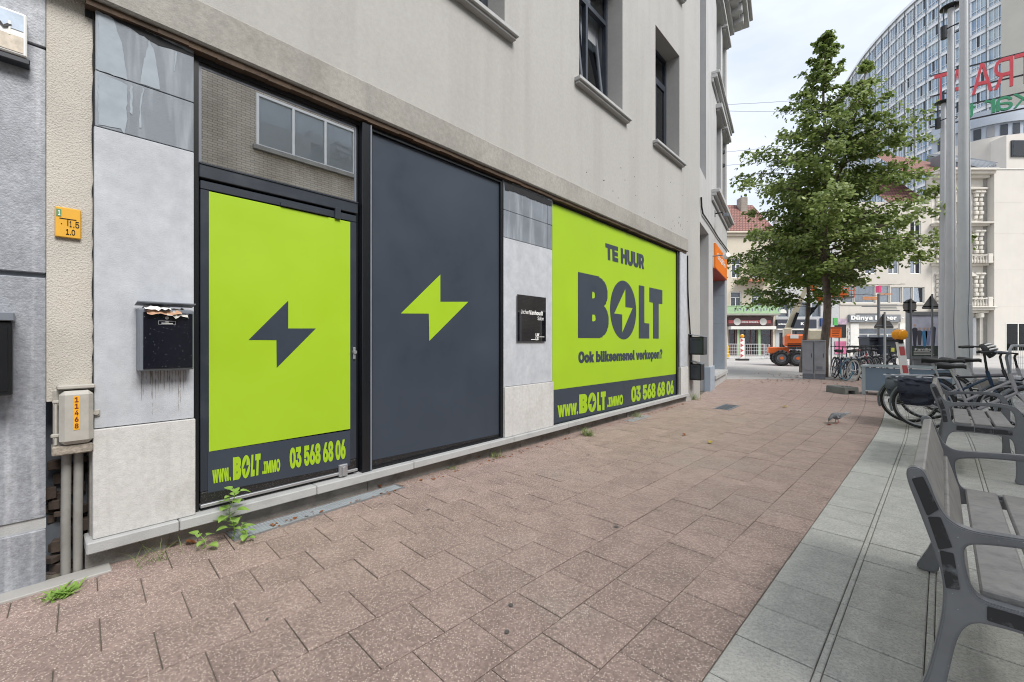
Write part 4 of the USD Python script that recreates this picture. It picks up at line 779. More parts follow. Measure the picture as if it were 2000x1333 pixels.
# ---------------------------------------------------------------- trees
bark = mat('bark', (0.14, 0.108, 0.088), 0.9, 0.35, 9.0, 1.0, 35, streak=0.7, sscale=(22, 22, 3), scol=(0.05, 0.04, 0.032), stain=0.3, stcol=(0.16, 0.16, 0.10), stscale=4.0)
leaf1 = leafmat('linden_leaf', (0.06, 0.10, 0.022), (0.155, 0.215, 0.05), (0.35, 0.41, 0.15), True)
leaf2 = leafmat('linden_leaf_bright', (0.06, 0.11, 0.022), (0.15, 0.23, 0.045), (0.29, 0.36, 0.11), True)
def tree(label, base, trunk_r, prof, lean, nl, seed, lm, fork=None):
    r_ = np.random.default_rng(seed); t = thing('linden_tree', label, 'tree', tuple(base) + (0,), group='linden trees on the square')
    zs = [p[0] for p in prof]; ws = [p[1] for p in prof]; top = zs[-1]
    axis = lambda z: np.array([lean[0] * z / top + .06 * math.sin(z * 1.3 + seed), lean[1] * z / top + .05 * math.cos(z * 1.1), z])
    zz = np.linspace(-0.05, top * .96, 26)
    rr = trunk_r * (1 - .93 * (np.clip(zz, 0, None) / top) ** .9); rr[:2] *= 1.25
    tr = MB().tube([axis(z) for z in zz], rr, 14); v, f = tr.get(); v = v + (meshkit.fbm(v * np.array([16, 16, 3]), 3) - .5)[:, None] * .03 * np.array([1, 1, 0])
    part('trunk', (v, f), bark, t, smooth=50)
    limbs, pos, nrm, siz = MB(), [], [], []
    ne = 26 if nl > 100 else 0
    for i in range(nl + ne):
        z0 = zs[0] - .25 + (top - zs[0]) * (i + r_.uniform(0, 1)) / nl; z0 = min(z0, top * .95)
        second = i >= nl
        if second: z0 = 6.6 + 4.6 * (i - nl + r_.uniform(0, 1)) / ne
        az = i * 2.399 + r_.normal(0, .4); R = (np.interp(z0 + .3, zs, ws) if not second else np.interp(z0, [6.6, 11.2], [1.7, .25])) * r_.uniform(.55, 1.17)
        up = np.interp(z0, [zs[0], top], [.18, .9]) + r_.normal(0, .2); d = np.array([math.cos(az), math.sin(az)])
        z0b = max(z0 - R * up * .55, zs[0] * .86)
        P0 = axis(z0b) + (np.array([1.45 * (z0b - 5.6) / 5.6, -.2, 0]) if second else 0); n = 9; pts = []; side = r_.normal(0, .12)
        for k in range(n):
            q = k / (n - 1); rad = R * q
            dd = np.array([d[0] * math.cos(side * q) - d[1] * math.sin(side * q), d[1] * math.cos(side * q) + d[0] * math.sin(side * q)])
            pts.append(np.r_[P0[:2] + dd * rad, z0b + R * up * (q - .38 * q * q) - .07 * R * q ** 3 + r_.normal(0, .015)])
        pts = np.array(pts); lr = max(.010, trunk_r * .26 * (R / 3.6) ** .8)
        limbs.tube(pts, np.linspace(lr, .005, n), 6)
        m = max(3, int(R / .2))
        for k in range(m):
            q = np.clip(.22 + .8 * (k + r_.uniform(0, 1)) / m, 0, 1.02); c = np.array([np.interp(q, np.linspace(0, 1, n), pts[:, a]) for a in range(3)])
            off = r_.normal(0, 1, 3) * np.array([.22, .22, .08]) * (.12 + .9 * R / 3) * (1.1 - .5 * q); c2 = c + off
            if k % 2 == 0: limbs.tube([c, (c + c2) / 2 + (0, 0, .03), c2], [.006, .004, .003], 4)
            nn = int(r_.uniform(18, 44)); s_ = .165 * r_.uniform(.7, 1.3) * np.clip(R / 1.8, .4, 1)
            p = c2 + r_.normal(0, 1, (nn, 3)) * np.array([s_, s_, s_ * .55]); p[:, 2] -= .06 * np.linalg.norm(p[:, :2] - c2[:2], axis=1) / .2
            pos.append(p); out = (p - axis(z0)) ; out[:, 2] = 0; out /= np.linalg.norm(out, axis=1)[:, None] + 1e-6
            nv = np.array([0, 0, 1.0]) * r_.uniform(.3, 1.0, (nn, 1)) + out * r_.uniform(.1, .8, (nn, 1)) + r_.normal(0, .38, (nn, 3)); nrm.append(nv)
            siz.append(r_.uniform(.042, .076, nn))
    if ne: limbs.tube([axis(5.6), axis(7.5) + (.5, -.1, 0), axis(9.3) + (.98, -.2, 0), axis(11.2) + (1.45, -.2, 0)], [.05, .04, .03, .01], 7)
    part('branches', limbs, bark, t, kind='stuff')
    p, nv, sz = np.vstack(pos), np.vstack(nrm), np.concatenate(siz)
    keep = p[:, 2] > (3.2 if ne else np.where(p[:, 0] > .1, 3.7, 2.75)) + r_.normal(0, .13, len(p)) - (.25 * np.clip(np.abs(p[:, 0] + .3) - 1.9, 0, 2) if ne else 0)
    p, nv, sz = p[keep], nv[keep], sz[keep]; nv /= np.linalg.norm(nv, axis=1)[:, None]
    a = np.cross(nv, r_.normal(0, 1, p.shape)); a /= np.linalg.norm(a, axis=1)[:, None]; b = np.cross(nv, a); s_ = sz[:, None]
    vs = np.stack([p - a * s_, p - a * s_ * .35 + b * s_ * .75 - nv * s_ * .16, p + a * s_ * .45 + b * s_ * .6 - nv * s_ * .2, p + a * s_ * 1.1 - nv * s_ * .3, p + a * s_ * .45 - b * s_ * .6 - nv * s_ * .2, p - a * s_ * .35 - b * s_ * .75 - nv * s_ * .16], 1)
    k = np.arange(len(p))[:, None] * 6; fs = np.concatenate([k + [0, 1, 2], k + [0, 2, 3], k + [0, 3, 4], k + [0, 4, 5]], 1).reshape(-1, 3)
    part('crown', (vs.reshape(-1, 3), fs), lm, t, kind='stuff')
    tone = np.repeat(np.clip(r_.normal(.5, .22, len(p)) + .12 * nv[:, 2], 0, 1), 6)
    UsdGeom.PrimvarsAPI(stage.GetPrimAtPath(str(t.GetPath()) + '/crown')).CreatePrimvar('tone', Sdf.ValueTypeNames.FloatArray, 'vertex').Set([float(x) for x in tone])
    return len(p)
b1 = at(1611, 0, 15.3)[:2]
n1 = tree('tall linden tree with a wide cone crown behind the grey cabinet', b1, .15, [(3.95, 2.9), (4.5, 3.5), (5.4, 3.6), (6.5, 3.35), (7.4, 3.0), (7.9, 2.75), (8.8, 2.1), (9.7, 1.6), (10.4, 1.15), (11.3, .72), (12.2, .36), (12.75, .10)], (.0, 0), 112, 11, leaf1)
b2 = at(1572, 0, 17.4)[:2]
n2 = tree('smaller dark stemmed linden left of the taller one', b2, .105, [(2.9, 1.7), (3.4, 2.5), (4.3, 2.7), (5.3, 2.4), (6.2, 1.8), (7.2, 1.0), (7.8, .3)], (.15, 0), 62, 23, leaf2)

# ---------------------------------------------------------------- flagpoles
polem = mat('pole_paint', (0.46, 0.475, 0.485), 0.4, 0.06, 3.0, streak=0.3, sscale=(9, 9, 1), scol=(0.38, 0.39, 0.4))
def pole(label, px_, D, r0, H, weight):
    x = (px_ - 1000) / FOC * D
    t = thing('flagpole', label, 'flagpole', (x, D, 0), group='flagpoles on the square')
    zz = [0, .03, 1.5, 3.2, 5.5, H]; part('mast', MB().tube([(0, 0, z) for z in zz], [r0, r0, r0, r0 * .86, r0 * .66, r0 * .5], 22), polem, t, smooth=50)
    part('base_plate', MB().cyl((0, 0, 0), (0, 0, .03), r0 * 1.9, seg=20), M['alugrey'], t)
    part('cap', MB().tube([(0, 0, H), (0, 0, H + .03), (0, 0, H + .05), (0, 0, H + .10)], [r0 * .5, r0 * 1.7, r0 * 1.7, .02], 18), M['black'], t)
    part('hatch', MB().box((-.045, -r0 * 1.0, 1.45), (.045, -r0 * .8, 1.95), .01), polem, t)
    part('halyard', MB().tube([(-.02, -r0 - .012, .8), (-.10, -r0 - .05, 1.6), (-.03, -r0 - .012, 2.4), (-.02, -r0 * .7 - .02, H)], .006, 5), M['alugrey'], t)
    if weight:
        w = part('halyard_weight', MB().cyl((-.17, -.02, H - .66), (-.17, -.02, H - .40), .055, .06, 12), M['black'], t)
        part('chain', MB().tube([(-.15, 0, H), (-.165, -.01, H - .2), (-.17, -.02, H - .4)], .012, 5), M['black'], t)
        part('ring', MB().ring((.05, -.02, H - .45), .2, .014, ((1, 0, 0.12), (0, 1, 0)), 24, 6), M['black'], t)
pole('flagpole with a black cap, leftmost and shortest in view of the three', 1843, 11.2, .105, 7.45, True)
pole('flagpole with a black cap and ring, middle of the three', 1857, 9.3, .105, 8.45, True)
pole('thick nearest flagpole, its top above the frame', 1883, 8.0, .112, 9.2, False)

# ---------------------------------------------------------------- things on the square
cabm = mat('cabinet_grey', (0.27, 0.285, 0.305), 0.5, 0.12, 4.0, streak=0.3, sscale=(9, 9, 1.2), scol=(0.33, 0.34, 0.355), stain=0.2, stcol=(0.28, 0.29, 0.3), stscale=5.0)
c_ = gp(1567, 740); e_ = gp(1612, 742)
t = thing('utility_cabinet', 'grey double utility cabinet in front of the tree trunks', 'cabinet', (c_[0], c_[1], 0), math.degrees(math.atan2(*(e_ - c_)[::-1])))
W_ = float(np.linalg.norm(e_ - c_))
for a, b in ((0, .5 * W_ - .008), (.5 * W_ + .008, W_)):
    part('body', MB().box((a, .0, .17), (b, .36, 1.25), .01), cabm, t)
    part('door', MB().box((a + .03, -.012, .30), (b - .03, .0, 1.19), .006), cabm, t); part('base', MB().box((a + .006, .012, 0), (b - .006, .35, .17)), M['alugrey'], t)
    part('roof', MB().box((a - .012, -.03, 1.251), (b + .006, .38, 1.30), .012), cabm, t); part('handle', MB().box((b - .06, -.028, .72), (b - .045, -.012, .86), .004), M['black'], t)
part('data_plate', MB().box((.62 * W_, -.016, .33), (.88 * W_, -.012, .43)), M['alugrey'], t)
blue = mat('planter_blue', (0.16, 0.22, 0.29), 0.5, 0.07, 3.0, streak=0.2, sscale=(8, 8, 1), scol=(0.15, 0.21, 0.28)); trim = mat('planter_trim', (0.32, 0.37, 0.39), 0.5, 0.08, 4.0)
a_, b_ = gp(1683, 771), gp(1683, 771) + np.array([1.55, .28])
t = thing('planter_box', 'blue panelled box with pale corner posts beside the bicycles', 'planter', (a_[0], a_[1], 0), -44)
for x in (0, 1.5):
    for y in (0, .6): part('corner_post', MB().box((x, y, 0), (x + .07, y + .07, .66), .006), trim, t)
part('panel', MB().box((.07, .015, .11), (1.5, .045, .64)), blue, t); part('panel', MB().box((.015, .07, .11), (.045, .6, .64)), blue, t); part('panel', MB().box((1.525, .07, .11), (1.555, .6, .64)), blue, t)
part('top_rim', MB().poly(sbox(-.02, -.02, 1.59, .69).difference(sbox(.1, .1, 1.47, .57)), .035, lambda u, v, w: (u, v, .66 + w)), trim, t)
part('bottom_rail', MB().box((.07, .005, .085), (1.5, .06, .11)), M['offwhite'], t); part('soil', MB().box((.06, .06, .5), (1.5, .6, .56)), M['joint'], t)
part('sticker', MB().box((.60, .010, .30), (.70, .0145, .50)), M['white'], t)
fm = mat('recycled_foot', (0.15, 0.16, 0.145), 0.8, 0.15, 6.0)
q = gp(1650, 771)
t = thing('fence_foot', 'low grey concrete fence foot beside the blue box', 'fence foot', (q[0], q[1], 0), 5)
part('block', MB().poly(Polygon([(0, 0), (.09, 0), (.09, .09), (.27, .09), (.27, 0), (.36, 0), (.35, .15), (.33, .17), (.03, .17), (.01, .15)]), .55, lambda u, v, w: (u, w, v)), fm, t)
for k in range(3): part('socket', MB().cyl((.08 + .1 * k, .15, .1701), (.08 + .1 * k, .15, .175), .03, seg=12), M['dark'], t)
# construction beacon
D = 8.7; p0, p1 = at(1779, 0, D), at(1758, 0, D); amber = mat('amber_lens', (0.75, 0.30, 0.01), 0.25, 0.1, 30.0); red_ = mat('signal_red', (0.45, 0.09, 0.09), 0.5, 0.06, 8.0)
t = thing('barricade_beacon', 'leaning red and white post with an amber lamp behind the bicycles', 'beacon', (p0[0], D, 0))
dx = p1[0] - p0[0]
lean = lambda z: dx * z / 1.32
part('board', MB().add([(lean(z) + x, y, z) for z in (0.05, 1.25) for x in (-.07, .07) for y in (0, .04)], [[0, 1, 3], [0, 3, 2], [4, 6, 7], [4, 7, 5], [0, 4, 5], [0, 5, 1], [2, 3, 7], [2, 7, 6], [0, 2, 6], [0, 6, 4], [1, 5, 7], [1, 7, 3]]), M['white'], t)
for z0, z1 in ((.25, .42), (.62, .78), (.98, 1.16)): part('red_stripe', MB().add([(lean(z) + x, -.003, z) for z in (z0, z1) for x in (-.055, .055)], [[0, 1, 3], [0, 3, 2]]), red_, t)
part('foot', MB().box((-.3, -.15, 0), (.3, .2, .09), .015), rubber, t)
L_ = part('lamp', MB().cyl((lean(1.27), -.05, 1.40), (lean(1.27), .09, 1.40), .105, .105, 20).sphere((lean(1.27), -.05, 1.40), (.1, .045, .1)), amber, t, smooth=40)
part('lamp_base', MB().box((lean(1.25) - .05, -.02, 1.22), (lean(1.25) + .05, .06, 1.31), .01), rubber, t)
# traffic signs seen from behind
signg = mat('sign_back', (0.10, 0.095, 0.095), 0.45, 0.06, 5.0); dsteel = mat('dark_steel', (0.13, 0.135, 0.14), 0.45, 0.1, 5.0)
def sign(label, px_, top, bot, D, shape, half, pale=False):
    a = at(px_, top, D); zt, zb = a[2], at(px_, bot, D)[2]; t = thing('traffic_sign', label, 'road sign', (a[0], D, 0)); zc = (zt + zb) / 2
    part('pole', MB().cyl((0, -.035, 0), (0, -.035, zt + .02), .035, seg=12), polem if pale else dsteel, t)
    pg = shapely.Point(0, zc).buffer((zt - zb) / 2, quad_segs=16) if shape == 'round' else Polygon([(-half, zb), (half, zb), (0, zt)]).buffer(-.05).buffer(.05)
    part('plate', MB().poly(pg, .006, lambda u, v, w: (u, .004 + w, v)), signg, t)
    for z in (zb + (zt - zb) * .18, zb + (zt - zb) * .78):
        wd = half * (.8 if shape == 'round' else (zt - z) / (zt - zb) * .9); part('bracket', MB().box((-wd, -.006, z - .02), (wd, .003, z + .02)), M['black'] if not pale else M['alugrey'], t)
    return t, zb
sign('round traffic sign seen from the back beside the poster display', 1777, 585, 612, 15.6, 'round', .3)
sign('triangular sign seen from the back just above the poster display', 1819, 576, 604, 18.0, 'tri', .44)
t, zb = sign('dark triangular sign on a thin pale pole over the bicycles', 1726.5, 611, 642, 15.5, 'tri', .40, True)
part('sticker', MB().box((.09, -.008, zb + .28), (.19, -.003, zb + .36)), M['offwhite'], t)
# pedestrian finger post
D = 24.0; a = at(1716, 0, D)
t = thing('finger_post', 'dark finger post with a pink top and several direction arms', 'signpost', (a[0], D, 0))
zz = lambda y: at(0, y, D)[2]; xx = lambda x: at(x, 0, D)[0] - a[0]
part('post', MB().cyl((0, 0, 0), (0, 0, zz(574)), .07, seg=12), dsteel, t); part('pink_cap', MB().box((-.09, -.09, zz(572)), (.09, .09, zz(559)), .01), mat('pink', (0.6, 0.05, 0.16), 0.5), t)
brn = mat('brown_finger', (0.5, 0.2, 0.07), 0.5)
for x0, x1, y0, y1, m in ((1685, 1714, 583, 580, brn), (1685, 1714, 586, 583.5, brn), (1719, 1743, 576, 573.5, brn), (1683, 1713, 600, 598, dsteel), (1719, 1752, 597, 595, dsteel), (1719, 1751, 601.5, 599.5, dsteel), (1719, 1752, 604.5, 603, dsteel), (1671, 1714, 615, 612.5, dsteel), (1719, 1757, 608, 606, dsteel)):
    part('direction_arm', MB().box((xx(x0), -.012, zz(y0)), (xx(x1), .012, zz(y1)), .004), m, t)
# advertising display with a flat printed poster
D = 20.0; x0, x1 = at(1776, 0, D)[0], at(1846, 0, D)[0]; z0, z1 = .42, at(0, 609, D)[2]
t = thing('poster_display', 'grey glazed street display with a poster of five standing people', 'advertising display', (x0, D, 0)); w_ = x1 - x0
part('frame', MB().poly(sbox(0, z0, w_, z1).difference(sbox(.12, z0 + .14, w_ - .12, z1 - .16)), .2, face(.2)), dsteel, t); part('leg', MB().box((.25, .03, 0), (w_ - .25, .17, z0)), dsteel, t)
part('poster', MB().box((.1, .05, z0 + .1), (w_ - .1, .06, z1 - .1)), mat('poster_ground', (0.34, 0.35, 0.42), 0.4, 0.25, 1.2), t)
part('print', MB().box((.12, .046, z0 + .14), (w_ - .12, .049, z0 + .62)), mat('poster_dark', (0.03, 0.045, 0.04), 0.4, 0.5, 9.0), t, label='dark lower band of the poster')
fig = [(.30, 1.0, 1.02, (0.03, 0.03, 0.045)), (.52, .88, .80, (0.045, 0.045, 0.06)), (.76, .9, .86, (0.03, 0.17, 0.33)), (.92, .92, .8, (0.16, 0.18, 0.3)), (1.16, 1.05, 1.08, (0.035, 0.04, 0.06))]
skin = mat('print_skin', (0.42, 0.27, 0.2), 0.5)
for i, (x, sc, h_, c) in enumerate(fig):
    zb_ = z0 + .60 + .06 * (i % 2); body = Polygon([(x - .06, zb_), (x + .06, zb_), (x + .10, zb_ + h_ * .45), (x + .13, zb_ + h_ * .8), (x + .05, zb_ + h_ * .86), (x - .05, zb_ + h_ * .86), (x - .13, zb_ + h_ * .8), (x - .1, zb_ + h_ * .45)])
    part('printed_figure', MB().poly(body, .001, face(.046)), mat(f'print_coat_{"abcde"[i]}', c, 0.5), t); part('printed_face', MB().poly(shapely.Point(x, zb_ + h_ * .96).buffer(.055), .001, face(.045)), skin, t)
part('print', MB().poly(text_box('Familie', .3, z0 + .40, 1.05, z0 + .52, wght=600), .001, face(.0455)), M['offwhite'], t); part('print', MB().poly(shapely.union_all([sbox(.25, z0 + .22 + .06 * k, 1.2 - .1 * k, z0 + .24 + .06 * k) for k in range(3)]), .001, face(.0455)), M['offwhite'], t)
# two dark waste containers
binm = mat('bin_slate', (0.028, 0.034, 0.045), 0.5, 0.1, 5.0)
for lab, xa, xb, D in (('dark slate waste container, left of two before the kebab shop', 1698, 1726, 22.4), ('dark slate waste container with a yellow sticker, right of two', 1727, 1754.5, 22.0)):
    a, b = at(xa, 0, D)[0], at(xb, 0, D)[0]; t = thing('waste_container', lab, 'bin', (a, D, 0)); w_ = b - a; zt = at(0, 657, D)[2]
    v = [(x, y, z) for z, i in ((.15, .06), (zt - .12, 0)) for x in (i, w_ - i) for y in (i, .7 - i)]
    part('body', MB().add(v, [[0, 1, 3], [0, 3, 2], [4, 6, 7], [4, 7, 5], [0, 4, 5], [0, 5, 1], [2, 3, 7], [2, 7, 6], [0, 2, 6], [0, 6, 4], [1, 5, 7], [1, 7, 3]]), binm, t)
    part('lid', MB().box((-.03, -.05, zt - .115), (w_ + .03, .74, zt - .02), .03), binm, t); part('rim', MB().box((-.01, -.02, zt - .26), (w_ + .01, 0, zt - .2)), M['black'], t)
    for x in (.1, w_ - .1): part('castor', MB().cyl((x - .03, .1, .08), (x + .03, .1, .08), .08, seg=12), rubber, t)
    if xa > 1700: part('sticker', MB().box((w_ * .5, -.004, .72), (w_ * .72, .04, .92)), mat('sticker_yellow', (0.5, 0.5, 0.08), 0.5), t)
# boom lift
D = 22.3; Xo = at(1540, 0, D)[0]
X = lambda px_: ((px_ - 1000) / FOC * D - Xo) / (.89 + .455 * (px_ - 1000) / FOC)
Zf = lambda py: at(0, py, D)[2]
lift_o = mat('lift_orange', (0.62, 0.12, 0.02), 0.4, 0.08, 4.0, stain=0.2, stcol=(0.4, 0.1, 0.03), stscale=3.0); cream = mat('lift_cream', (0.50, 0.45, 0.34), 0.45, 0.1, 4.0)
t = thing('boom_lift', 'orange wheeled boom lift parked on the square behind the trees', 'boom lift', (Xo, D, 0), -27)
for px_, y in ((1524, -.6), (1524, 1.0), (1555, -.6), (1555, 1.0)):
    c = np.array([X(px_), y, .40]); n_ = 26; an = np.linspace(0, 2 * np.pi, n_, endpoint=False)
    tb_ = MB().ring(c, .29, .115, ((1, 0, 0), (0, 0, 1)), 30, 8)
    for a in an[::2]: tb_.box(c + .385 * np.array([math.cos(a), 0, math.sin(a)]) - (.03, .12, .03), c + .385 * np.array([math.cos(a), 0, math.sin(a)]) + (.03, .12, .03), .01)
    w = part('wheel', tb_, tyre, t, smooth=40); part('rim', MB().cyl(c - (0, .07, 0), c + (0, .07, 0), .22, seg=18), M['alugrey'], w); part('hub', MB().cyl(c - (0, .12, 0), c + (0, .12, 0), .08, seg=10), lift_o, w)
part('chassis', MB().box((X(1500), -.35, .62), (X(1540), .7, .95), .04).box((X(1520), -.3, .3), (X(1560), .6, .66), .04), lift_o, t)
part('axle', MB().box((X(1527), -.5, .34), (X(1548), -.3, .62), .03).box((X(1527), -.52, .40), (X(1545), -.49, .44)), lift_o, t)
part('engine_hood', MB().box((X(1531), -.5, .98), (X(1570), .6, 1.62), .10), lift_o, t); part('vent', MB().box((X(1536), -.512, 1.02), (X(1562), -.5, 1.06)).box((X(1536), -.512, 1.11), (X(1562), -.5, 1.15)), M['black'], t)
part('label_plate', MB().box((X(1541), -.512, 1.40), (X(1557), -.5, 1.60)), M['white'], t)
part('turret', MB().box((X(1530), -.3, 1.45), (X(1546), .4, 1.95), .05), cream, t); part('counterweight', MB().box((X(1575), -.45, 1.3), (X(1612), .55, 1.85), .08), cream, t)
part('lower_boom', MB().bar((X(1543), .0, Zf(657)), (X(1536), 0, Zf(640)), .24, .22).bar((X(1537), 0, Zf(645)), (X(1562), 0, Zf(588)), .22, .26), cream, t); part('boom_cylinder', MB().bar((X(1546), -.16, Zf(640)), (X(1557), -.16, Zf(612)), .13, .13), M['black'], t)
part('upper_boom', MB().bar((X(1562), .05, Zf(590)), (X(1583), .05, Zf(548)), .2, .2), cream, t)
part('jib', MB().bar((X(1581), 0, Zf(553)), (X(1606), 0, Zf(592)), .16, .26), lift_o, t); part('jib_edge', MB().bar((X(1584), -.15, Zf(553)), (X(1609), -.15, Zf(592)), .05, .06), mat('jib_yellow', (0.7, 0.3, 0.03), 0.4), t)
part('ram', MB().bar((X(1578), -.1, Zf(620)), (X(1597), -.1, Zf(597)), .1, .1).box((X(1582), -.1, Zf(612)), (X(1590), 0, Zf(602))), M['black'], t)
bk = MB()
for y in (-.5, .5):
    for yy_ in (567, 575): bk.tube([(X(1622), y, Zf(yy_)), (X(1663), y, Zf(yy_))], .022, 6)
    for x in (1622, 1640, 1663): bk.tube([(X(x), y, Zf(588)), (X(x), y, Zf(564))], .022, 6)
part('basket_rail', bk, lift_o, t); part('basket_floor', MB().box((X(1606), -.5, Zf(588)), (X(1663), .5, Zf(585)), .01), dsteel, t); part('basket_board', MB().box((X(1622), -.52, Zf(585)), (X(1650), -.5, Zf(576))), lift_o, t)
part('basket_print', MB().poly(text_box('4YKELT', X(1624), Zf(592), X(1647), Zf(588.5), wght=800), .01, face(-.51)), M['black'], t)
# crowd fences, barricade board, yellow barrier
D = 30.0
def fence(label, xa, xb, D, m=None):
    a, b = at(xa, 0, D)[0], at(xb, 0, D)[0]; t = thing('crowd_fence', label, 'fence', (a, D, 0)); w_ = b - a; m = m or polem
    part('frame', MB().tube([(0, 0, .12), (0, 0, 1.05), (w_, 0, 1.05), (w_, 0, .12)], .022, 6, closed=True), m, t)
    for k in range(int(w_ / .16)): part('bar', MB().cyl((.12 + .16 * k, 0, .12), (.12 + .16 * k, 0, 1.05), .011, seg=5), m, t)
    for z in (.35, .6, .82): part('rail', MB().cyl((0, -.012, z), (w_, -.012, z), .010, seg=5), m, t)
    for x in (.2, w_ - .2): part('foot', MB().bar((x, -.3, .02), (x, .3, .02), .05, .03).cyl((x, 0, .02), (x, 0, .12), .02), m, t)
fence('pale crowd fence before the pub door', 1456, 1493, D); fence('pale crowd fence at the corner, partly hidden by the corner building', 1418, 1452, D + .4); fence('pale crowd fence standing at an angle by the lift', 1494, 1503, D + .8)
a = at(1436, 0, 29.0); t = thing('water_barrier', 'yellow plastic barrier behind the fence by the corner', 'barrier', (a[0], 31.2, 0)); yel = mat('yellow_plastic', (0.62, 0.38, 0.03), 0.5, 0.1, 4.0)
part('body', MB().box((-.9, 0, 0), (.75, .4, .38), .05).box((-.9, .1, .38), (.75, .3, .95), .05), yel, t)
for k in range(3): part('recess', MB().box((-.75 + .5 * k, .085, .5), (-.45 + .5 * k, .1, .85)), mat('yellow_dark', (0.4, 0.28, 0.08), 0.5) if k == 0 else UsdShade.Material.Get(stage, '/World/Looks/yellow_dark'), t)
a = at(1450, 0, 28.0); t = thing('barricade_board', 'red and white chevron board with a lamp by the pub fences', 'barricade', (a[0], 28.0, 0)); h0, h1 = .12, at(0, 661, 28)[2]
part('board', MB().box((-.15, 0, h0), (.15, .03, h1)), M['white'], t)
for k in range(4):
    z = h0 + .06 + k * (h1 - h0) / 4; part('chevron', MB().poly(Polygon([(-.13, z), (.08, z + .14), (-.13, z + .28)]), .002, face(-.001)), red_, t)
part('lamp', MB().sphere((0, .02, h1 + .14), (.13, .07, .13)), amber, t); part('foot', MB().box((-.35, -.2, 0), (.35, .25, .12), .02), rubber, t)
# wire mesh fence at the right edge
D = 9.8; a = at(1972, 0, D)
t = thing('mesh_fence', 'grey wire mesh fence panel cut by the right edge', 'fence', (a[0], D, 0), 8)
part('frame', MB().tube([(0, 0, 0), (0, 0, 1.05), (.06, 0, 1.16), (2.4, 0, 1.16)], .03, 8).cyl((0, 0, .15), (2.4, 0, .15), .02), polem, t, smooth=40)
ms = MB()
for k in range(46): ms.cyl((.05 + .05 * k, 0, .15), (.05 + .05 * k, 0, 1.14), .0025, seg=3)
for k in range(6): ms.cyl((0, 0, .3 + .15 * k), (2.4, 0, .3 + .15 * k), .003, seg=3)
part('wire_mesh', ms, polem, t, kind='stuff')

# ---------------------------------------------------------------- buildings across the square
roofm = usdkit.material(stage, '/World/Looks/roof_tiles', {'tc': ('texture_coordinate', {}), 'sp': ('separate_xyz', {}), 'cb': ('combine_xyz', {}), 'b': ('brick_texture', {'scale': 1.0, 'brick_width': .26, 'row_height': .22, 'mortar_size': .03, 'color1': (0.27, 0.125, 0.10), 'color2': (0.21, 0.105, 0.09), 'mortar': (0.09, 0.04, 0.035)}),
    'p': ('principled_bsdf', {'roughness': .85}), 'bp': ('bump', {'strength': .7, 'distance': .03, 'invert': True})}, [('tc.object', 'sp.vector'), ('sp.x', 'cb.x'), ('sp.z', 'cb.y'), ('cb.vector', 'b.vector'), ('b.color', 'p.base_color'), ('b.fac', 'bp.height'), ('bp.normal', 'p.normal')], surface='p.BSDF')
DF = 38.0
def XF(px_): return at(px_, 0, DF)[0]
def ZF(py): return at(0, py, DF)[2]
def openings(pg, lst):
    for o in lst: pg = pg.difference(sbox(*o))
    return pg
def windows(t, lst, fm, nx=2, depth=.15, frame=.07, back='blind', trans=False, cdist=.16):
    for a, b, c, d in lst:
        inn = [sbox(a + frame + (c - a - frame) * k / nx, b + frame, a + (c - a - frame) * (k + 1) / nx, (d - .55 if trans else d - frame)) for k in range(nx)]
        if trans: inn.append(sbox(a + frame, d - .5, c - frame, d - frame))
        W = part('window', MB().poly(sbox(a, b, c, d).difference(shapely.union_all(inn)), .07, face(depth)), fm, t)
        part('pane', MB().box((a, depth - .03, b), (c, depth - .025, d)), M['clearglass'], W); part('curtain', MB().box((a, depth + cdist, b), (c, depth + cdist + .01, d)), M[back], W)
def local(t0): return lambda px_: XF(px_) - t0
cream1 = mat('cream_facade', (0.50, 0.45, 0.36), 0.85, 0.06, 0.8, streak=0.25, sscale=(3, 3, .3), scol=(0.42, 0.38, 0.31)); cream2 = mat('pale_facade', (0.48, 0.45, 0.40), 0.85, 0.06, 0.8, streak=0.25, sscale=(3, 3, .3), scol=(0.40, 0.375, 0.335))
greenm = mat('balcony_green', (0.28, 0.42, 0.24), 0.6, 0.1, 3.0); brownm = mat('pub_brown', (0.075, 0.035, 0.035), 0.5, 0.15, 3.0); navym = mat('shop_navy', (0.02, 0.026, 0.04), 0.5, 0.1, 3.0)
# the pub
x0 = XF(1395); l = local(x0); wE = l(1514)
pub = thing('pub_building', 'cream pub building with a red tiled roof and green balcony', 'building', (x0, DF, 0))
wn = [(l(1427), ZF(603), l(1448), ZF(570)), (l(1468), ZF(603), l(1491), ZF(570)), (l(1429), ZF(543), l(1447), ZF(505)), (l(1469), ZF(543), l(1489), ZF(505))]
ground = [(l(1425), .9, l(1437), 2.35), (l(1445), 0, l(1479), 2.35), (l(1486), .9, l(1508), 2.35)]
part('wall', MB().poly(openings(sbox(0, 0, wE, ZF(455)), wn + ground), .5, face(.5)), cream1, pub)
windows(pub, wn, M['white'], 2, trans=True); windows(pub, ground[:1] + ground[2:], brownm, 1, back='dark', trans=True); windows(pub, ground[1:2], brownm, 3, back='dark')
part('shopfront', MB().poly(openings(sbox(l(1423), 0, wE - .25, 2.45), ground), .06, face(-.01)), brownm, pub)
part('sign_board', MB().box((l(1420), -.25, ZF(637)), (wE - .3, -.02, ZF(619)), .02), brownm, pub); part('sign_stripe', MB().box((l(1420), -.262, ZF(632)), (wE - .55, -.25, ZF(626))), red_, pub)
part('lettering', MB().poly(text_box('DEN ENGEL', l(1445.5), ZF(631.6), l(1478), ZF(627.5), wght=800), .02, face(-.262)), M['white'], pub)
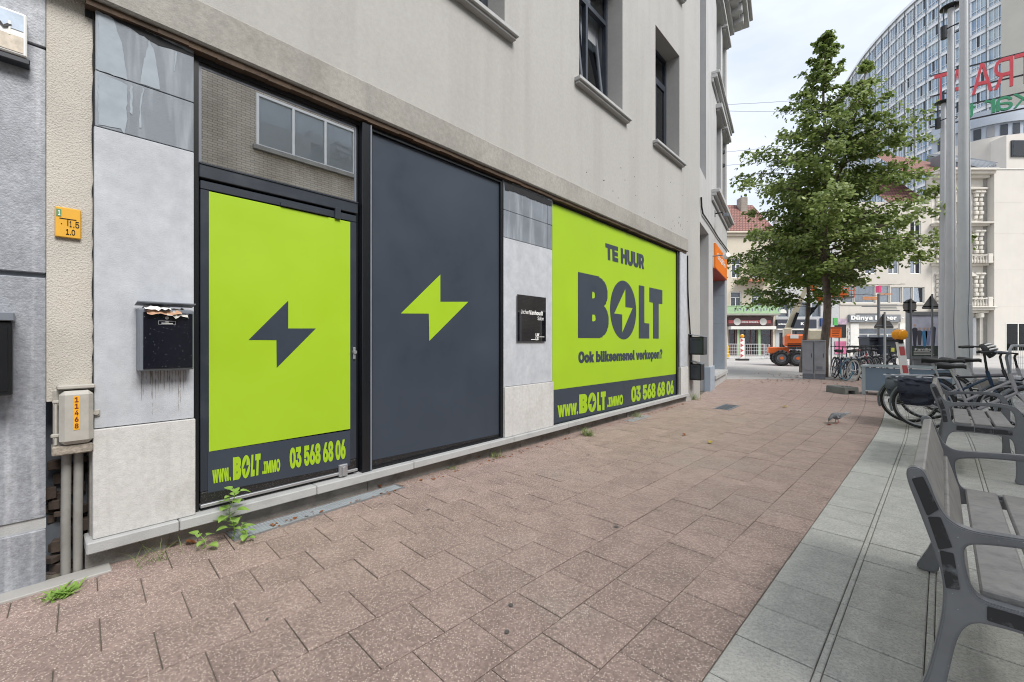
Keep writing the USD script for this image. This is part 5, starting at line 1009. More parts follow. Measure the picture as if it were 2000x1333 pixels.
for cx in (1436.5, 1487): part('sign_roundel', MB().poly(shapely.Point(l(cx), ZF(629)).buffer(.31), .05, face(-.25)), M['offwhite'], pub)
part('awning_valance', MB().box((l(1422), -.5, ZF(644)), (wE - .2, -.02, ZF(638)), .02), M['offwhite'], pub)
for cx in (1441, 1482): part('pilaster', MB().box((l(cx) - .1, -.1, 0), (l(cx) + .1, -.01, 2.4)), greenm, pub)
part('balcony', MB().box((l(1405), -.8, ZF(617)), (l(1513), 0, ZF(614.5))), M['concrete'], pub); part('balcony_front', MB().box((l(1405), -.82, ZF(614)), (l(1513), -.78, ZF(600)), .01), greenm, pub)
part('balcony_rail', MB().box((l(1405), -.84, ZF(600)), (l(1513), -.76, ZF(598.8))), greenm, pub)
for k in range(16): part('balcony_ornament', MB().box((l(1425) + k * .25, -.826, ZF(610) + (k % 3) * .05), (l(1425) + k * .25 + .1, -.82, ZF(604))), M['alugrey'], pub)
part('cornice', MB().box((-.1, -.35, ZF(457)), (wE + .05, 0, ZF(453.5)), .03).box((-.05, -.18, ZF(462)), (wE, 0, ZF(457.2)), .03), cream1, pub)
zr0, zr1 = ZF(453.5), at(0, 401, DF + 3.6)[2]
part('roof', MB().add([(-.1, -.3, zr0), (wE, -.3, zr0), (wE, 3.6, zr1), (-.1, 3.6, zr1), (wE, 7.5, zr0), (-.1, 7.5, zr0)], [[0, 1, 2], [0, 2, 3], [3, 2, 4], [3, 4, 5], [1, 4, 2], [0, 3, 5]]), roofm, pub)
part('chimney', MB().box((l(1478), 2.6, zr1 - 1.5), (l(1492), 3.4, zr1 + .45), .02), brickmat('chimney_brick', (0.33, 0.29, 0.25), (0.3, 0.26, 0.22), (0.2, 0.19, 0.17)), pub)
part('awning', MB().add([(l(1440), -.05, ZF(545)), (l(1500), -.05, ZF(545)), (l(1500), -.9, ZF(551)), (l(1440), -.9, ZF(551)), (l(1440), -.9, ZF(553)), (l(1500), -.9, ZF(553))], [[0, 1, 2], [0, 2, 3], [3, 2, 5], [3, 5, 4]]), mat('red_awning', (0.42, 0.12, 0.09), 0.8), pub)
# navy shop in the middle
x0 = XF(1514.5); l = local(x0); wE = l(1640)
md = thing('navy_shop', 'grey house over a navy shopfront behind the boom lift', 'building', (x0, DF, 0))
wn = [(l(1520), ZF(619), l(1540), ZF(592)), (l(1543), ZF(619), l(1578), ZF(592)), (l(1586), ZF(619), l(1603), ZF(592)), (l(1525), ZF(560), l(1545), ZF(520)), (l(1560), ZF(560), l(1580), ZF(520)), (l(1596), ZF(560), l(1615), ZF(520))]
gr_ = [(l(1522), 0, l(1534), 2.0), (l(1538), .5, l(1575), 2.2), (l(1584), .3, l(1618), 2.3)]
part('wall', MB().poly(openings(sbox(0, 0, wE, ZF(430)), wn + gr_), .4, face(.4)), mat('grey_facade', (0.40, 0.40, 0.40), 0.8, 0.06), md)
windows(md, wn[:3], mat('window_blue_grey', (0.12, 0.16, 0.19), 0.5), 1, back='curtain'); windows(md, wn[3:], M['white'], 2); windows(md, gr_, navym, 2, back='dark')
part('picture_print', MB().poly(Polygon([(l(1522), ZF(612)), (l(1538), ZF(612)), (l(1537), ZF(607)), (l(1531), ZF(603)), (l(1527), ZF(605)), (l(1523), ZF(608))]), .01, face(.1)), M['offwhite'], md)
part('sign_board', MB().box((l(1515), -.2, ZF(642)), (l(1592), 0, ZF(624.5)), .01), navym, md)
part('lettering', MB().poly(text_box('ontmoeten', l(1517), ZF(635.5), l(1540), ZF(632), wght=800), .02, face(-.2)), M['white'], md); part('lettering', MB().poly(text_box('K', l(1561), ZF(635.5), l(1567), ZF(630), wght=900), .02, face(-.2)), M['white'], md)
part('ledge', MB().box((0, -.3, ZF(645)), (l(1592), 0, ZF(642.5))), M['offwhite'], md); part('sign_board', MB().box((l(1601), -.15, ZF(638)), (l(1609), 0, ZF(622))), mat('sign_blue', (0.02, 0.05, 0.16), 0.5), md)
part('shutter', MB().box((l(1582), -.06, ZF(700)), (l(1620), 0, ZF(642))), mat('graffiti_grey', (0.3, 0.3, 0.31), 0.6, 0.3, 2.0), md)
part('green_sign', MB().box((l(1620), -.5, ZF(636)), (l(1628), -.4, ZF(622))), mat('sign_green', (0.06, 0.32, 0.07), 0.5), md)
pk = mat('pink_poster', (0.42, 0.10, 0.20), 0.6, 0.5, 1.3); pk2 = mat('mauve_poster', (0.36, 0.27, 0.33), 0.6, 0.35, 4.0)
part('poster', MB().box((l(1631), -.06, ZF(634)), (l(1653), -.02, ZF(623))), pk2, md); part('poster', MB().box((l(1630), -.05, ZF(692)), (l(1652), -.02, ZF(667))), pk, md)
part('door_recess', MB().box((l(1630), -.03, ZF(660)), (l(1652), -.01, ZF(635))), M['dark'], md); part('parapet', MB().box((0, -.15, ZF(431)), (wE, .3, ZF(424))), M['offwhite'], md)
# orange poster board behind the trunk
D = 21.0; t = thing('orange_board', 'orange notice board with dark print beside the big trunk', 'notice board', (at(1622, 0, D)[0], D, 0)); w_ = 22 / FOC * D
part('board', MB().box((0, 0, at(0, 660, D)[2]), (w_, .05, at(0, 639, D)[2]), .01), lift_o, t); part('post', MB().cyl((.08, .06, 0), (.08, .06, 1.8), .03).cyl((w_ - .08, .06, 0), (w_ - .08, .06, 1.8), .03), dsteel, t)
part('header', MB().box((0, -.012, at(0, 642, D)[2]), (w_, 0, at(0, 639, D)[2])), mat('rust_red', (0.25, 0.05, 0.02), 0.5), t); part('print', MB().poly(shapely.union_all([sbox(.08, at(0, y + 1.3, D)[2], w_ - .08 - .02 * i, at(0, y, D)[2]) for i, y in enumerate((644.5, 648, 651, 655.5))]), .004, face(-.001)), mat('print_brown', (0.15, 0.03, 0.01), 0.5), t)
# kebab shop house
x0 = XF(1640.5); l = local(x0); wE = l(1819)
kb = thing('kebab_house', 'pale house with the grey Dünya Döner shop sign', 'building', (x0, DF, 0))
band = [(l(1645), ZF(592), l(1668), ZF(558)), (l(1669), ZF(592), l(1710), ZF(558)), (l(1716), ZF(592), l(1738), ZF(558)), (l(1740), ZF(592), l(1762), ZF(561)), (l(1764), ZF(592), l(1783), ZF(561)), (l(1785), ZF(592), l(1806), ZF(561))]
up = [(l(a), ZF(b + 37), l(a + 21), ZF(b)) for b in (498, 432) for a in (1650, 1690, 1735, 1778)]
gr_ = [(l(1678), .45, l(1754), 2.4)]
part('wall', MB().poly(openings(sbox(0, 0, wE, ZF(395)), band + up + gr_), .4, face(.4)), cream2, kb)
windows(kb, band, M['offwhite'], 1, back='curtain', depth=.16, cdist=.05); windows(kb, up, M['white'], 2)
windows(kb, [(l(1678), .45, l(1716), 2.4), (l(1716), .45, l(1754), 2.4)], M['offwhite'], 2, back='blind', trans=True)  # grey sheet added behind the glass for a lighter interior
part('sign_board', MB().box((l(1656), -.22, ZF(630)), (l(1755), 0, ZF(615)), .01), mat('sign_grey', (0.17, 0.18, 0.19), 0.5), kb)
part('lettering', MB().poly(text_box('Dünya', l(1658), ZF(627.5), l(1699.5), ZF(617), wght=900), .04, face(-.22)), M['white'], kb); part('lettering', MB().poly(text_box('Döner', l(1705), ZF(625.5), l(1746), ZF(617), wght=900), .04, face(-.22)), M['white'], kb)
for cx in (1756.5, 1762): part('spot', MB().sphere((l(cx), -.35, ZF(622)), .09, 1), M['white'], kb)
part('string_course', MB().box((0, -.08, ZF(596)), (wE, 0, ZF(593.5)), .01), cream2, kb)
for a, b in ((1660, 1676), (1756, 1768)): part('pilaster', MB().box((l(a), -.08, 0), (l(b), 0, ZF(632))), M['offwhite'], kb)
part('poster_panel', MB().box((l(1655), -.04, .3), (l(1666), -.005, 2.4)), mat('speckled_poster', (0.45, 0.44, 0.43), 0.6, 0.1, 3.0, speck=.8, spscale=6, spcol=(.1, .1, .1), spthr=.5), kb)
part('step', MB().box((l(1670), -.7, 0), (l(1775), -.02, .16), .01).box((l(1670), -.5, .16), (l(1775), -.02, .38), .01), M['kerb'], kb)
part('roof', MB().add([(l(1745), .4, ZF(395) + .0), (wE + .4, .4, ZF(395)), (wE + .4, 4, ZF(395) + 3.5), (l(1745), 4, ZF(395) + 3.5)], [[0, 1, 2], [0, 2, 3]]), roofm, kb)
# ornate white house
x0 = XF(1819.5); l = local(x0); wE = l(1921)
stucco = mat('white_stucco', (0.56, 0.53, 0.47), 0.8, 0.1, 2.0, stain=0.35, stcol=(0.40, 0.37, 0.32), stscale=1.6)
orn = thing('ornate_house', 'ornate white stucco house with balconies behind the flagpoles', 'building', (x0, DF, 0))
bays = [(l(1833), l(1850)), (l(1858), l(1872)), (l(1880), l(1896))]
wn = [(a, ZF(b + h_), c, ZF(b)) for a, c in bays for b, h_ in ((545, 38), (470, 40), (395, 38))]
gr_ = [(l(1832), 0.2, l(1872), ZF(622)), (l(1878), .0, l(1914), ZF(620))]
part('wall', MB().poly(openings(sbox(0, 0, wE, ZF(345)), wn + gr_), .5, face(.5)), stucco, orn); windows(orn, wn, M['white'], 2, depth=.3); windows(orn, gr_[:1], M['offwhite'], 2, back='dark')
part('column', MB().cyl((l(1901), .1, 0), (l(1901), .1, ZF(621)), .27, seg=24), M['alu'], orn, smooth=40); part('entrance_back', MB().box((l(1878), .4, 0), (l(1914), .45, ZF(620))), M['blind'], orn)
def band_(y0, y1, out, a=0, b=None): part('cornice', MB().box((a - out * .2, -out, ZF(y0)), ((wE if b is None else b) + out * .4, 0, ZF(y1)), .03), stucco, orn)
for y0, y1, out in ((612, 607, .35), (607, 602.5, .7), (602.5, 600, .85), (520, 516, .35), (516, 513, .6), (443, 440, .4), (440, 437, .65), (372, 368, .3), (350, 345, .4), (345, 340, .75), (340, 336, .95)): band_(y0, y1, out)
for lev in (586, 503):
    part('balustrade_rail', MB().box((l(1825), -.72, ZF(lev)), (wE + .1, -.55, ZF(lev - 2.2)), .02), stucco, orn)
    for k in range(17): part('baluster', MB().tube([(l(1828) + k * .25, -.63, ZF(lev + z)) for z in (14, 11, 8, 4, 0)], [.05, .085, .06, .04, .05], 8), stucco, orn)
    for a in (1824, 1912): part('balustrade_post', MB().box((l(a), -.78, ZF(lev + 14)), (l(a) + .4, -.5, ZF(lev - 4)), .03), stucco, orn)
for cx in (1827, 1853, 1876, 1900, 1910):
    for y0 in (596, 513, 437):
        for k in range(6):
            yy = y0 - 8 - k * 8.5; part('quoin', MB().box((l(cx), -.16 - .08 * (k % 2), ZF(yy)), (l(cx) + .34, -.001, ZF(yy - 7)), .05), stucco, orn)
        part('capital', MB().box((l(cx) - .08, -.34, ZF(y0 - 62)), (l(cx) + .42, 0, ZF(y0 - 58)), .05).box((l(cx) - .02, -.26, ZF(y0 - 58)), (l(cx) + .36, 0, ZF(y0 - 55)), .05), stucco, orn)
for a, c in bays:
    for y in (541, 466): part('pediment', MB().poly(Polygon([(a - .25, ZF(y)), (c + .25, ZF(y)), ((a + c) / 2, ZF(y - 9))]), .4, face(0)), stucco, orn)
part('console', MB().box((l(1903), -.5, ZF(622)), (l(1912), 0, ZF(612)), .08), stucco, orn); part('end_strip', MB().box((wE - .02, -.05, 0), (wE + .45, .6, ZF(340))), M['concrete'], orn)
part('roof', MB().add([(l(1772), .2, ZF(336)), (wE + .6, .2, ZF(335)), (l(1872), 4.6, ZF(296) + 1.3), (l(1772), 4.6, ZF(296) + 2.2)], [[0, 1, 2], [0, 2, 3]]), roofm, orn)
part('chimney', MB().box((l(1868), 1.2, ZF(330)), (l(1884), 2.4, ZF(288)), .03), dsteel, orn)
# plain cream house at the right edge
x0 = XF(1927); l = local(x0); wE = l(2075)
plainm = mat('plain_cream', (0.55, 0.52, 0.47), 0.85, 0.04, 0.8, streak=0.2, sscale=(2.5, 2.5, .25), scol=(0.48, 0.455, 0.42))
pc = thing('plain_house', 'plain cream house with one shop window at the right edge', 'building', (x0, DF - .6, 0))
gr_ = [(l(1949), .35, l(1998), ZF(632))]
part('wall', MB().poly(openings(sbox(0, 0, wE, ZF(337)), gr_), .4, face(.4)), plainm, pc); part('side_wall', MB().box((0, .401, 0), (.4, 9, ZF(337))), plainm, pc); part('coping', MB().box((-.05, -.06, ZF(337)), (wE, .5, ZF(335)), .02), M['offwhite'], pc)
windows(pc, gr_, M['offwhite'], 2, back='offwhite', depth=.06, cdist=.03)  # off-white sheet added behind the pane to stand for the bright interior
for y in (600, 530, 460, 400): part('panel_joint', MB().box((0.02, -.004, ZF(y)), (wE, 0, ZF(y - .5))), cream2, pc)
part('lamp_box', MB().box((l(1992), -.25, ZF(625)), (l(2012), 0, ZF(619)), .02), M['white'], pc)
# round fronted block with metal roof
D = 52.0
t = thing('round_block', 'pale curved corner block with a ribbon of windows', 'building', (at(2010, 0, D)[0], D + 6, 0))
Rr = 6.2; zq = lambda y: at(0, y, D)[2]; an = np.radians(np.linspace(180, 285, 40))
def drum(nm, r, z0, z1, m, a=an):
    v = [(r * math.cos(q), r * math.sin(q), z) for q in a for z in (z0, z1)]; v += [((r - .4) * math.cos(q), (r - .4) * math.sin(q), z) for q in a for z in (z0, z1)]; n = len(a); f = []
    for i in range(n - 1):
        k = 2 * i; o = 2 * n; f += [[k, k + 2, k + 3], [k, k + 3, k + 1], [o + k, o + k + 1, o + k + 3], [o + k, o + k + 3, o + k + 2], [k + 1, k + 3, o + k + 3], [k + 1, o + k + 3, o + k + 1], [k, o + k, o + k + 2], [k, o + k + 2, k + 2]]
    part(nm, MB().add(v, f), m, t, smooth=30)
palebl = mat('pale_blue_panel', (0.34, 0.38, 0.43), 0.45, 0.06, 1.0)
drum('lower_wall', Rr, 0, zq(262), plainm); drum('window_ribbon', Rr - .25, zq(262), zq(236), palebl); drum('fascia', Rr + .05, zq(236), zq(222), palebl); drum('fascia_upper', Rr - .25, zq(222), zq(205), palebl)
for k in range(9):
    a = math.radians(188 + k * 11); drum('window', Rr - .18, zq(260), zq(239), M['frame'] if k % 3 != 1 else M['blind'], np.linspace(a, a + .11, 4))
part('window', MB().box((-3.1, -Rr - .7, zq(312)), (3, -Rr - .55, zq(281))), M['frame'], t); part('pane', MB().box((-3.0, -Rr - .72, zq(311)), (3, -Rr - .705, zq(282))), M['glass'], t); part('window_wall', MB().box((-3.6, -Rr - .54, 0), (4, -Rr + 2, zq(270))), plainm, t)
zinc = mat('zinc_roof', (0.30, 0.315, 0.33), 0.4, 0.1, 1.0, metal=.4)
D = 42.0; X2 = lambda p: at(p, 0, D)[0]; Z2 = lambda p: at(0, p, D)[2]
t = thing('metal_roof_annex', 'grey standing seam metal roof between the ornate house and the round block', 'annex', (X2(1884), D, 0))
x_ = lambda p: X2(p) - X2(1884)
A_, B_, C_, D_ = np.array([x_(1878), 3.5, Z2(290) + .9]), np.array([x_(1916), 3.5, Z2(289) + .9]), np.array([x_(1962), 0.6, Z2(314)]), np.array([x_(1922), 0, Z2(330)])
part('roof', MB().quad(A_, D_, C_, B_).quad(A_ - (0, 0, .1), B_ - (0, 0, .1), C_ - (0, 0, .1), D_ - (0, 0, .1)), zinc, t)
for k in range(8):
    q = k / 7; part('seam', MB().bar(A_ + (B_ - A_) * q + (0, 0, .03), D_ + (C_ - D_) * q + (0, 0, .03), .05, .07), zinc, t)
part('wall', MB().quad(D_ - (0, -.1, .05), C_ - (0, -.1, .05), (C_[0], C_[1] + .1, 0), (D_[0], D_[1] + .1, 0)).quad((D_[0], .1, 0), (A_[0], 3.5, 0), A_ - (0, 0, .1), D_ - (0, -.1, .05)), M['alugrey'], t)
# hotel tower with a curved curtain wall
keys = [(1632, 106), (1655, 98.5), (1690, 89.2), (1735, 81.5), (1781, 75.8), (1835, 71), (1900, 66.6), (1964, 63)]
P = np.array([[(a - 1000) / FOC * d, d] for a, d in keys]); sl_ = np.r_[0, np.cumsum(np.linalg.norm(np.diff(P, axis=0), axis=1))]
from scipy.interpolate import CubicSpline
cs_ = CubicSpline(sl_, P); LT = sl_[-1]
ht = thing('hotel_tower', 'tall curved hotel tower with a glazed grid facade', 'tower')
whitep = mat('tower_white', (0.68, 0.70, 0.71), 0.5, 0.05, .6); bluegl = usdkit.material(stage, '/World/Looks/tower_glass', {'o': ('geometry', {}), 'r': ('rgb_ramp', {'ramp': [(.3, (0.17, 0.26, 0.38)), (.5, (0.28, 0.37, 0.46)), (.7, (0.38, 0.46, 0.49))]}), 'n': ('noise_texture', {'scale': .35, 'detail': 2.0}), 'p': ('principled_bsdf', {'roughness': .06, 'ior': 1.8})}, [('o.position', 'n.vector'), ('n.fac', 'r.fac'), ('r.color', 'p.base_color')], surface='p.BSDF')
NB, NFL, FH, ZT = 22, 13, 2.9, 60.4
def fr_(s):
    p = cs_(s); d = cs_(s, 1); d /= np.linalg.norm(d); return p, d, np.array([d[1], -d[0]])
def tbox(mb, s0, s1, o0, o1, z0, z1):                   # a box following the curved front
    c = []
    for s in (s0, s1):
        p, d, n_ = fr_(s); n_ = n_ if n_ @ -p > 0 else -n_
        for o in (o0, o1):
            for z in (z0, z1): c.append(np.r_[p + n_ * o, z])
    return mb.add(c, [[0, 1, 3], [0, 3, 2], [4, 6, 7], [4, 7, 5], [0, 4, 5], [0, 5, 1], [2, 3, 7], [2, 7, 6], [0, 2, 6], [0, 6, 4], [1, 5, 7], [1, 7, 3]])
core = MB()
for i in range(24): tbox(core, LT * i / 24, LT * (i + 1) / 24, -6, -.35, 0, ZT)
part('core_wall', core, M['concrete'], ht)
for k in range(NFL + 1):
    z = ZT - .5 - k * FH; b = MB()
    for i in range(24): tbox(b, LT * i / 24, LT * (i + 1) / 24, -.34, .10, z - .28, z + .28)
    for i in range(24): tbox(b, LT * i / 24, LT * (i + 1) / 24, -.34, .16, z + .20, z + .26)
    part('floor_band', b, whitep, ht)
for i in range(NB):
    s0, s1 = LT * i / NB, LT * (i + 1) / NB
    for k in range(NFL):
        z1 = ZT - .8 - k * FH; z0 = z1 - FH + .60; d = s1 - s0
        f_ = MB(); tbox(f_, s0, s0 + d * .10, -.34, .02, z0, z1)
        for q in (.36, .62): tbox(f_, s0 + d * q, s0 + d * (q + .03), -.34, .0, z0, z1)
        tbox(f_, s0, s1, -.34, -.02, z0 + .55, z0 + .63)
        W = part('window', f_, whitep, ht); part('pane', tbox(MB(), s0, s1, -.34, -.12, z0, z1), bluegl, W)
        if rng.random() < .3: q = rng.choice([.13, .39, .65]); part('open_vent', tbox(MB(), s0 + d * q, s0 + d * (q + .14), -.3, -.10, z0 + .6, z1), M['frame'], W)
    part('facade_rod', tbox(MB(), s0, s0 + .09, .25, .34, ZT - NFL * FH, ZT), dsteel, ht)
part('roof_edge', core.__class__() if False else (lambda b: [tbox(b, LT * i / 24, LT * (i + 1) / 24, -6, .35, ZT, ZT + .5) for i in range(24)] and b)(MB()), whitep, ht)
p, d, n_ = fr_(LT); n_ = n_ if n_ @ -p > 0 else -n_
part('end_pier', tbox(MB(), LT, LT + 9, -4, 1.0, 0, ZT + 3), mat('tower_beige', (0.42, 0.40, 0.35), 0.8, 0.05, .5), ht)
part('lower_wall', (lambda b: [tbox(b, LT * i / 24, LT * (i + 1) / 24, -.34, .0, 0, ZT - NFL * FH - .5) for i in range(24)] and b)(MB()), whitep, ht)

# ---------------------------------------------------------------- overhead street sign seen from behind
D0 = 16.0; pA = at(1826, 0, D0 + 1.0)[:2]; dirv = np.array([.823, -.568])
sgn = thing('overhead_sign', 'red and green street sign on wires, seen mirrored from behind', 'sign', (pA[0], pA[1], 0), math.degrees(math.atan2(dirv[1], dirv[0])))
def sl2(px_, py):                                       # pixel -> along, up on the sign's plane
    r = np.array([(px_ - 1000) / FOC, 1.0]); nn = np.array([dirv[1], -dirv[0]]); k = (pA @ nn) / (r @ nn); return (r * k - pA) @ dirv, CH + (HY - py) / FOC * k
rs = [sl2(1917, y)[1] for y in (124, 166, 199, 229)]; redl = mat('sign_red', (0.50, 0.045, 0.06), 0.45); grnl = mat('sign_green_letter', (0.03, 0.23, 0.11), 0.45); bll = mat('sign_navy', (0.05, 0.08, 0.14), 0.45)
for z in rs: part('rail', MB().box((-.15, -.02, z - .025), (5.0, .02, z + .025)), M['black'], sgn)
def mtext(ch, x0_, x1_, z0_, z1_, w=700):
    g_ = affinity.affine_transform(text_shape(ch, w)[0], [-(x1_ - x0_), 0, 0, z1_ - z0_, x1_, z0_]); return MB().poly(g_, .08, face(-.03))
zr = (rs[1] - .42 * (rs[0] - rs[1]), rs[0] - .05)
for ch, a, b in (('T', 1824, 1849), ('A', 1853, 1885), ('A', 1897, 1937), ('R', 1940, 1977), ('T', 1980, 2022), ('S', 2026, 2060)):
    xa, xb = sl2(a, 150)[0], sl2(b, 150)[0]; part('letter', mtext(ch, xa, xb, zr[0], zr[1], 420), redl, sgn)
for ch, a, b, m in (('s', 1828, 1850, bll), ('t', 1888, 1904, grnl), ('r', 1922, 1942, grnl), ('a', 1944, 1976, grnl), ('K', 1978, 2008, grnl)):
    xa, xb = sl2(a, 210)[0], sl2(b, 210)[0]; part('letter', mtext(ch, xa, xb, rs[3] + .04, rs[2] - .03, 420), m, sgn)
for i, (za, q) in enumerate(((205, rs[0]), (217, rs[1]), (298, rs[2]), (324, rs[3] - .1))):
    s_, z_ = cloc(1412, za); p3 = C0 + CD * min(s_, ce_ - .1); e3 = pA
    w = thing('overhead_wire', ['uppermost', 'second', 'third', 'lowest'][i] + ' overhead wire leaving the corner building for the street sign', 'wire')
    n = 12; part('wire', MB().tube([np.r_[p3 + (e3 - p3) * k / n, z_ + (q - z_) * k / n - .25 * math.sin(math.pi * k / n)] for k in range(n + 1)], .006, 5), M['alugrey'], w); part('wall_hook', MB().box(np.r_[p3, z_] - .05, np.r_[p3, z_] + .05, .01), M['black'], w)

# ---------------------------------------------------------------- pigeon
import manifold3d as m3
def chain(pts, n=18):
    out = m3.Manifold()
    sp = [m3.Manifold.sphere(r, n).translate([float(a) for a in p]) for p, r in pts]
    for a, b in zip(sp[:-1], sp[1:]): out = out + m3.Manifold.batch_hull([a, b])
    return out
pgn = chain([((-.115, 0, .082), .014), ((-.085, 0, .115), .026), ((-.05, 0, .125), .045), ((0, 0, .118), .055), ((.05, 0, .122), .043), ((.10, 0, .135), .024), ((.155, 0, .148), .013)])
pgn = pgn + chain([((-.085, 0, .115), .028), ((-.125, 0, .085), .021), ((-.137, 0, .068), .017)])
me = pgn.refine_to_length(.010).to_mesh(); tm_ = trimesh.Trimesh(np.array(me.vert_properties)[:, :3], np.array(me.tri_verts)); trimesh.smoothing.filter_taubin(tm_, iterations=12)
q = gp(1634, 828)
t = thing('pigeon', 'grey speckled pigeon pecking on the red paving', 'pigeon', (q[0], q[1], 0), 12)
part('body', (tm_.vertices, tm_.faces), mat('pigeon_grey', (0.15, 0.155, 0.17), 0.7, 0.3, 45.0, stain=.7, stcol=(.03, .03, .035), stscale=26), t, smooth=60)
for y in (-1, 1):
    part('wing', MB().poly(Polygon([(-.055, .125), (-.02, .155), (.05, .155), (.16, .148), (.12, .125), (.04, .10), (-.03, .095)]).buffer(-.006).buffer(.006), .012, lambda u, v, w: (u, y * (.046 - .11 * max(u, 0) + w * .6), v)), mat('pigeon_wing', (0.26, 0.27, 0.28), 0.7, 0.4, 60.0, stain=.8, stcol=(.03, .03, .04), stscale=30) if y < 0 else UsdShade.Material.Get(stage, '/World/Looks/pigeon_wing'), t)
    part('leg', MB().tube([(0, y * .022, .075), (.005, y * .024, .03), (-.005, y * .024, .006)], .0045, 6).tube([(-.005, y * .024, .005), (-.03, y * .03, .004)], .003, 5).tube([(-.005, y * .024, .005), (-.027, y * .016, .004)], .003, 5), mat('pigeon_leg', (0.45, 0.14, 0.12), 0.6) if y < 0 else UsdShade.Material.Get(stage, '/World/Looks/pigeon_leg'), t)
part('tail', MB().poly(Polygon([(.12, -.022), (.235, -.036), (.24, .036), (.12, .022)]), .008, lambda u, v, w: (u, v, .142 + (u - .12) * .16 + w)), UsdShade.Material.Get(stage, '/World/Looks/pigeon_wing'), t)
part('beak', MB().cyl((-.145, 0, .058), (-.152, 0, .036), .006, .002, 8), M['dark'], t)
q = gp(1619, 831); t = thing('food_scrap', 'small reddish scrap of food in front of the pigeon', 'litter', (q[0], q[1], 0)); part('scrap', MB().box((-.03, -.012, 0), (.035, .015, .014), .004, rot=.2).box((-.02, -.02, .012), (.02, .004, .024), .004, rot=.7), mat('scrap_red', (0.2, 0.05, 0.035), 0.6, 0.4, 60.0), t)

# ---------------------------------------------------------------- weeds, leaves
weed = leafmat('weed_leaf', (0.16, 0.30, 0.05), (0.26, 0.42, 0.09), (0.38, 0.52, 0.15)); grassm = leafmat('grass_blade', (0.12, 0.19, 0.05), (0.2, 0.27, 0.09), (0.34, 0.33, 0.17))
def leaf_mesh(r_, L, base, az, pitch):
    o = np.array([(0, 0), (.12, .34), (.36, .44), (.62, .36), (.82, .2), (1, 0), (.82, -.2), (.62, -.36), (.36, -.44), (.12, -.34)]) * L
    v = np.c_[o, -.35 * (o[:, 0] ** 2) / L + .28 * np.abs(o[:, 1])]; v = np.vstack([v, [(L * .5, 0, -.09 * L)]])
    cp, sp = math.cos(pitch), math.sin(pitch); v = v @ np.array([[cp, 0, sp], [0, 1, 0], [-sp, 0, cp]]); ca, sa = math.cos(az), math.sin(az); v = v @ np.array([[ca, sa, 0], [-sa, ca, 0], [0, 0, 1]])
    return v + base, [[10, i, (i + 1) % 10] for i in range(10)]
def sapling(label, pos, H, nlv, L, seed):
    r_ = np.random.default_rng(seed); t = thing('weed_sapling', label, 'plant', tuple(pos) + (0,)); st_ = np.array([(.02 * math.sin(z * 9 / max(H, .2)), -.01 * z, z) for z in np.linspace(0, H, 8)])
    part('stem', MB().tube(st_, np.linspace(.004, .002, 8), 6), weed, t)
    for k in range(nlv):
        z = H * (.12 + .88 * (k + .5) / nlv); b = np.array([np.interp(z, st_[:, 2], st_[:, a]) for a in range(3)]); az = k * 2.4 + r_.normal(0, .3); l_ = L * r_.uniform(.7, 1.1) * (1.1 - .35 * z / H)
        e = b + np.array([math.cos(az), math.sin(az), .35]) * l_ * .5
        v, f = leaf_mesh(r_, l_, e, az, r_.uniform(-.1, .55)); part('leaf', MB().add(v, f).tube([b, e], .0012, 4), weed, t)
wq = lambda px_, py: gp(px_, py)
sapling('leafy green weed growing up before the door sill, tallest one', wpos(.86, .12), .33, 19, .088, 3); sapling('small light green seedling left of the tall weed', wpos(.70, .13), .10, 6, .062, 5)
sapling('sprawling pale weed at the foot of the tall one', wpos(.905, .20), .10, 7, .05, 9)
def grass(label, pos, n, H, spread, seed, wide=.004):
    r_ = np.random.default_rng(seed); t = thing('grass_tuft', label, 'weed', tuple(pos) + (0,)); b = MB()
    for _ in range(n):
        az = r_.uniform(0, 2 * np.pi); h_ = H * r_.uniform(.5, 1.1); rad = spread * r_.uniform(.3, 1); p0 = np.r_[r_.normal(0, spread * .25, 2), 0]; d = np.array([math.cos(az), math.sin(az)]); sd = np.array([-d[1], d[0], 0]) * wide * r_.uniform(.5, 1)
        ps = [p0 + np.r_[d * rad * q, h_ * (q * 1.5 - .75 * q * q * (1.2 if rad > spread * .6 else .8))] for q in (0, .35, .7, 1)]
        v = [p for i, q in enumerate(ps) for p in (q - sd * (1 - i / 3.2), q + sd * (1 - i / 3.2))]; b.add(v, [[0, 1, 3], [0, 3, 2], [2, 3, 5], [2, 5, 4], [4, 5, 7], [4, 7, 6]])
    part('blades', b, grassm if wide < .007 else weed, t, kind='stuff')
grass('thin straggling grass under the left pier sill', wpos(.47, .10), 34, .13, .20, 1, .0025); grass('flat green rosette weed on the paving by the neighbour wall', gp(122, 1163), 55, .04, .09, 2, .011)
grass('tuft of grass at the sill under the dark film', gp(968, 893), 40, .10, .12, 3); grass('pale weed at the sill under the display poster', gp(1147, 851), 60, .13, .16, 4, .006); grass('weed beside the short grate', gp(1243, 815), 45, .13, .16, 5); grass('weed at the foot of the far pier', gp(1352, 781), 60, .22, .24, 6, .006)
grass('sparse green blades right of the long grate', gp(885, 915), 20, .03, .12, 7)
dryl = leafmat('dry_leaf', (0.16, 0.06, 0.025), (0.30, 0.12, 0.05), (0.42, 0.24, 0.11)); yll = leafmat('yellow_leaf', (0.4, 0.28, 0.03), (0.5, 0.38, 0.04), (0.55, 0.42, 0.06))
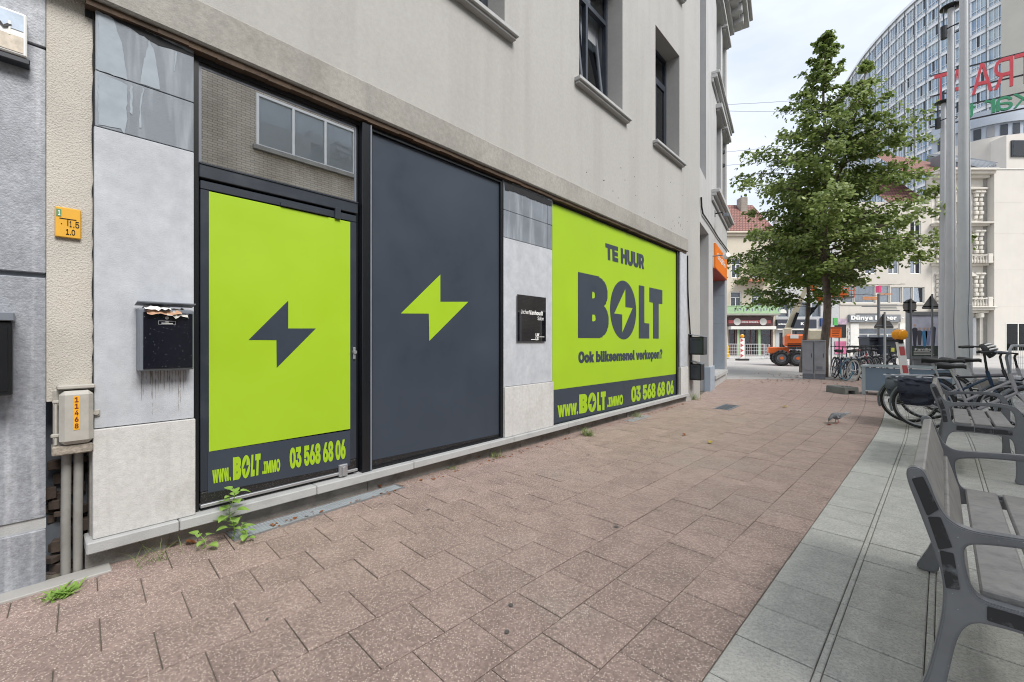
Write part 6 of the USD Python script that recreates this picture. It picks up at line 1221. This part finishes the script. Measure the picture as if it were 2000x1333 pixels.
def fallen(label, pos, L, seed, m=dryl, group=None):
    r_ = np.random.default_rng(seed); t = thing('fallen_leaf', label, 'leaf', tuple(pos) + (0.006,), group=group); v, f = leaf_mesh(r_, L, np.array([0, 0, .012]), r_.uniform(0, 6), r_.uniform(-.1, .2)); v[:, 2] += r_.uniform(0, .012, len(v)); part('blade', MB().add(v, f), m, t)
for lab, p, L, s_, m in (('curled rust brown leaf under the left pier', (205, 1098), .075, 1, dryl), ('brown leaf by the grass tuft at the left pier', (328, 1073), .08, 2, dryl), ('pale brown leaf beside the small seedling', (362, 1066), .06, 3, dryl), ('brown leaf lying on the long grate end', (738, 952), .05, 4, dryl), ('brown leaf at the sill past the long grate', (786, 936), .06, 5, dryl),
      ('reddish leaf at the sill under the dark film', (938, 897), .06, 6, dryl), ('yellow leaf on the open red paving', (1391, 866), .07, 7, yll), ('yellow leaf farther off near the drain', (1538, 797), .10, 8, yll), ('tiny brown leaf on the paving right of the film', (1333, 851), .05, 9, dryl)): fallen(lab, gp(*p), L, s_, m)
r_ = np.random.default_rng(99)
db = MB()
for _ in range(70):
    px_, py = r_.uniform(1440, 1650), r_.uniform(728, 752); v, f = leaf_mesh(r_, r_.uniform(.04, .09), np.r_[gp(px_, py), .012], r_.uniform(0, 6), r_.uniform(-.2, .5)); db.add(v, f)
for _ in range(170):
    s_ = r_.uniform(0.9, 9.0); v, f = leaf_mesh(r_, r_.uniform(.012, .035), np.r_[wpos(s_, .06 + abs(r_.normal(0, .05))), .006], r_.uniform(0, 6), r_.uniform(-.3, .5)); db.add(v, f)
o = part('leaf_litter', db, dryl, kind='stuff', label='small dry leaves scattered on the paving', cat='leaf litter')

# old chewing gum and dark specks trodden into the pavers
gm = MB(); r_ = np.random.default_rng(17)
for _ in range(20):
    D = r_.uniform(1.8, 9) ; x = r_.uniform(-.95, .72) * D
    if (np.array([x, D]) - WO) @ NW < .25: continue
    a = r_.uniform(.007, .017); an = np.linspace(0, 2 * np.pi, 9)[:-1]; rr = a * r_.uniform(.75, 1.2, 8)
    gm.add([(x + q * math.cos(k), D + q * math.sin(k), .0042) for q, k in zip(rr, an)] + [(x, D, .0052)], [[8, i, (i + 1) % 8] for i in range(8)])
part('gum_spots', gm, mat('gum', (0.085, 0.08, 0.075), 0.7, 0.2, 30.0), red, kind='stuff')
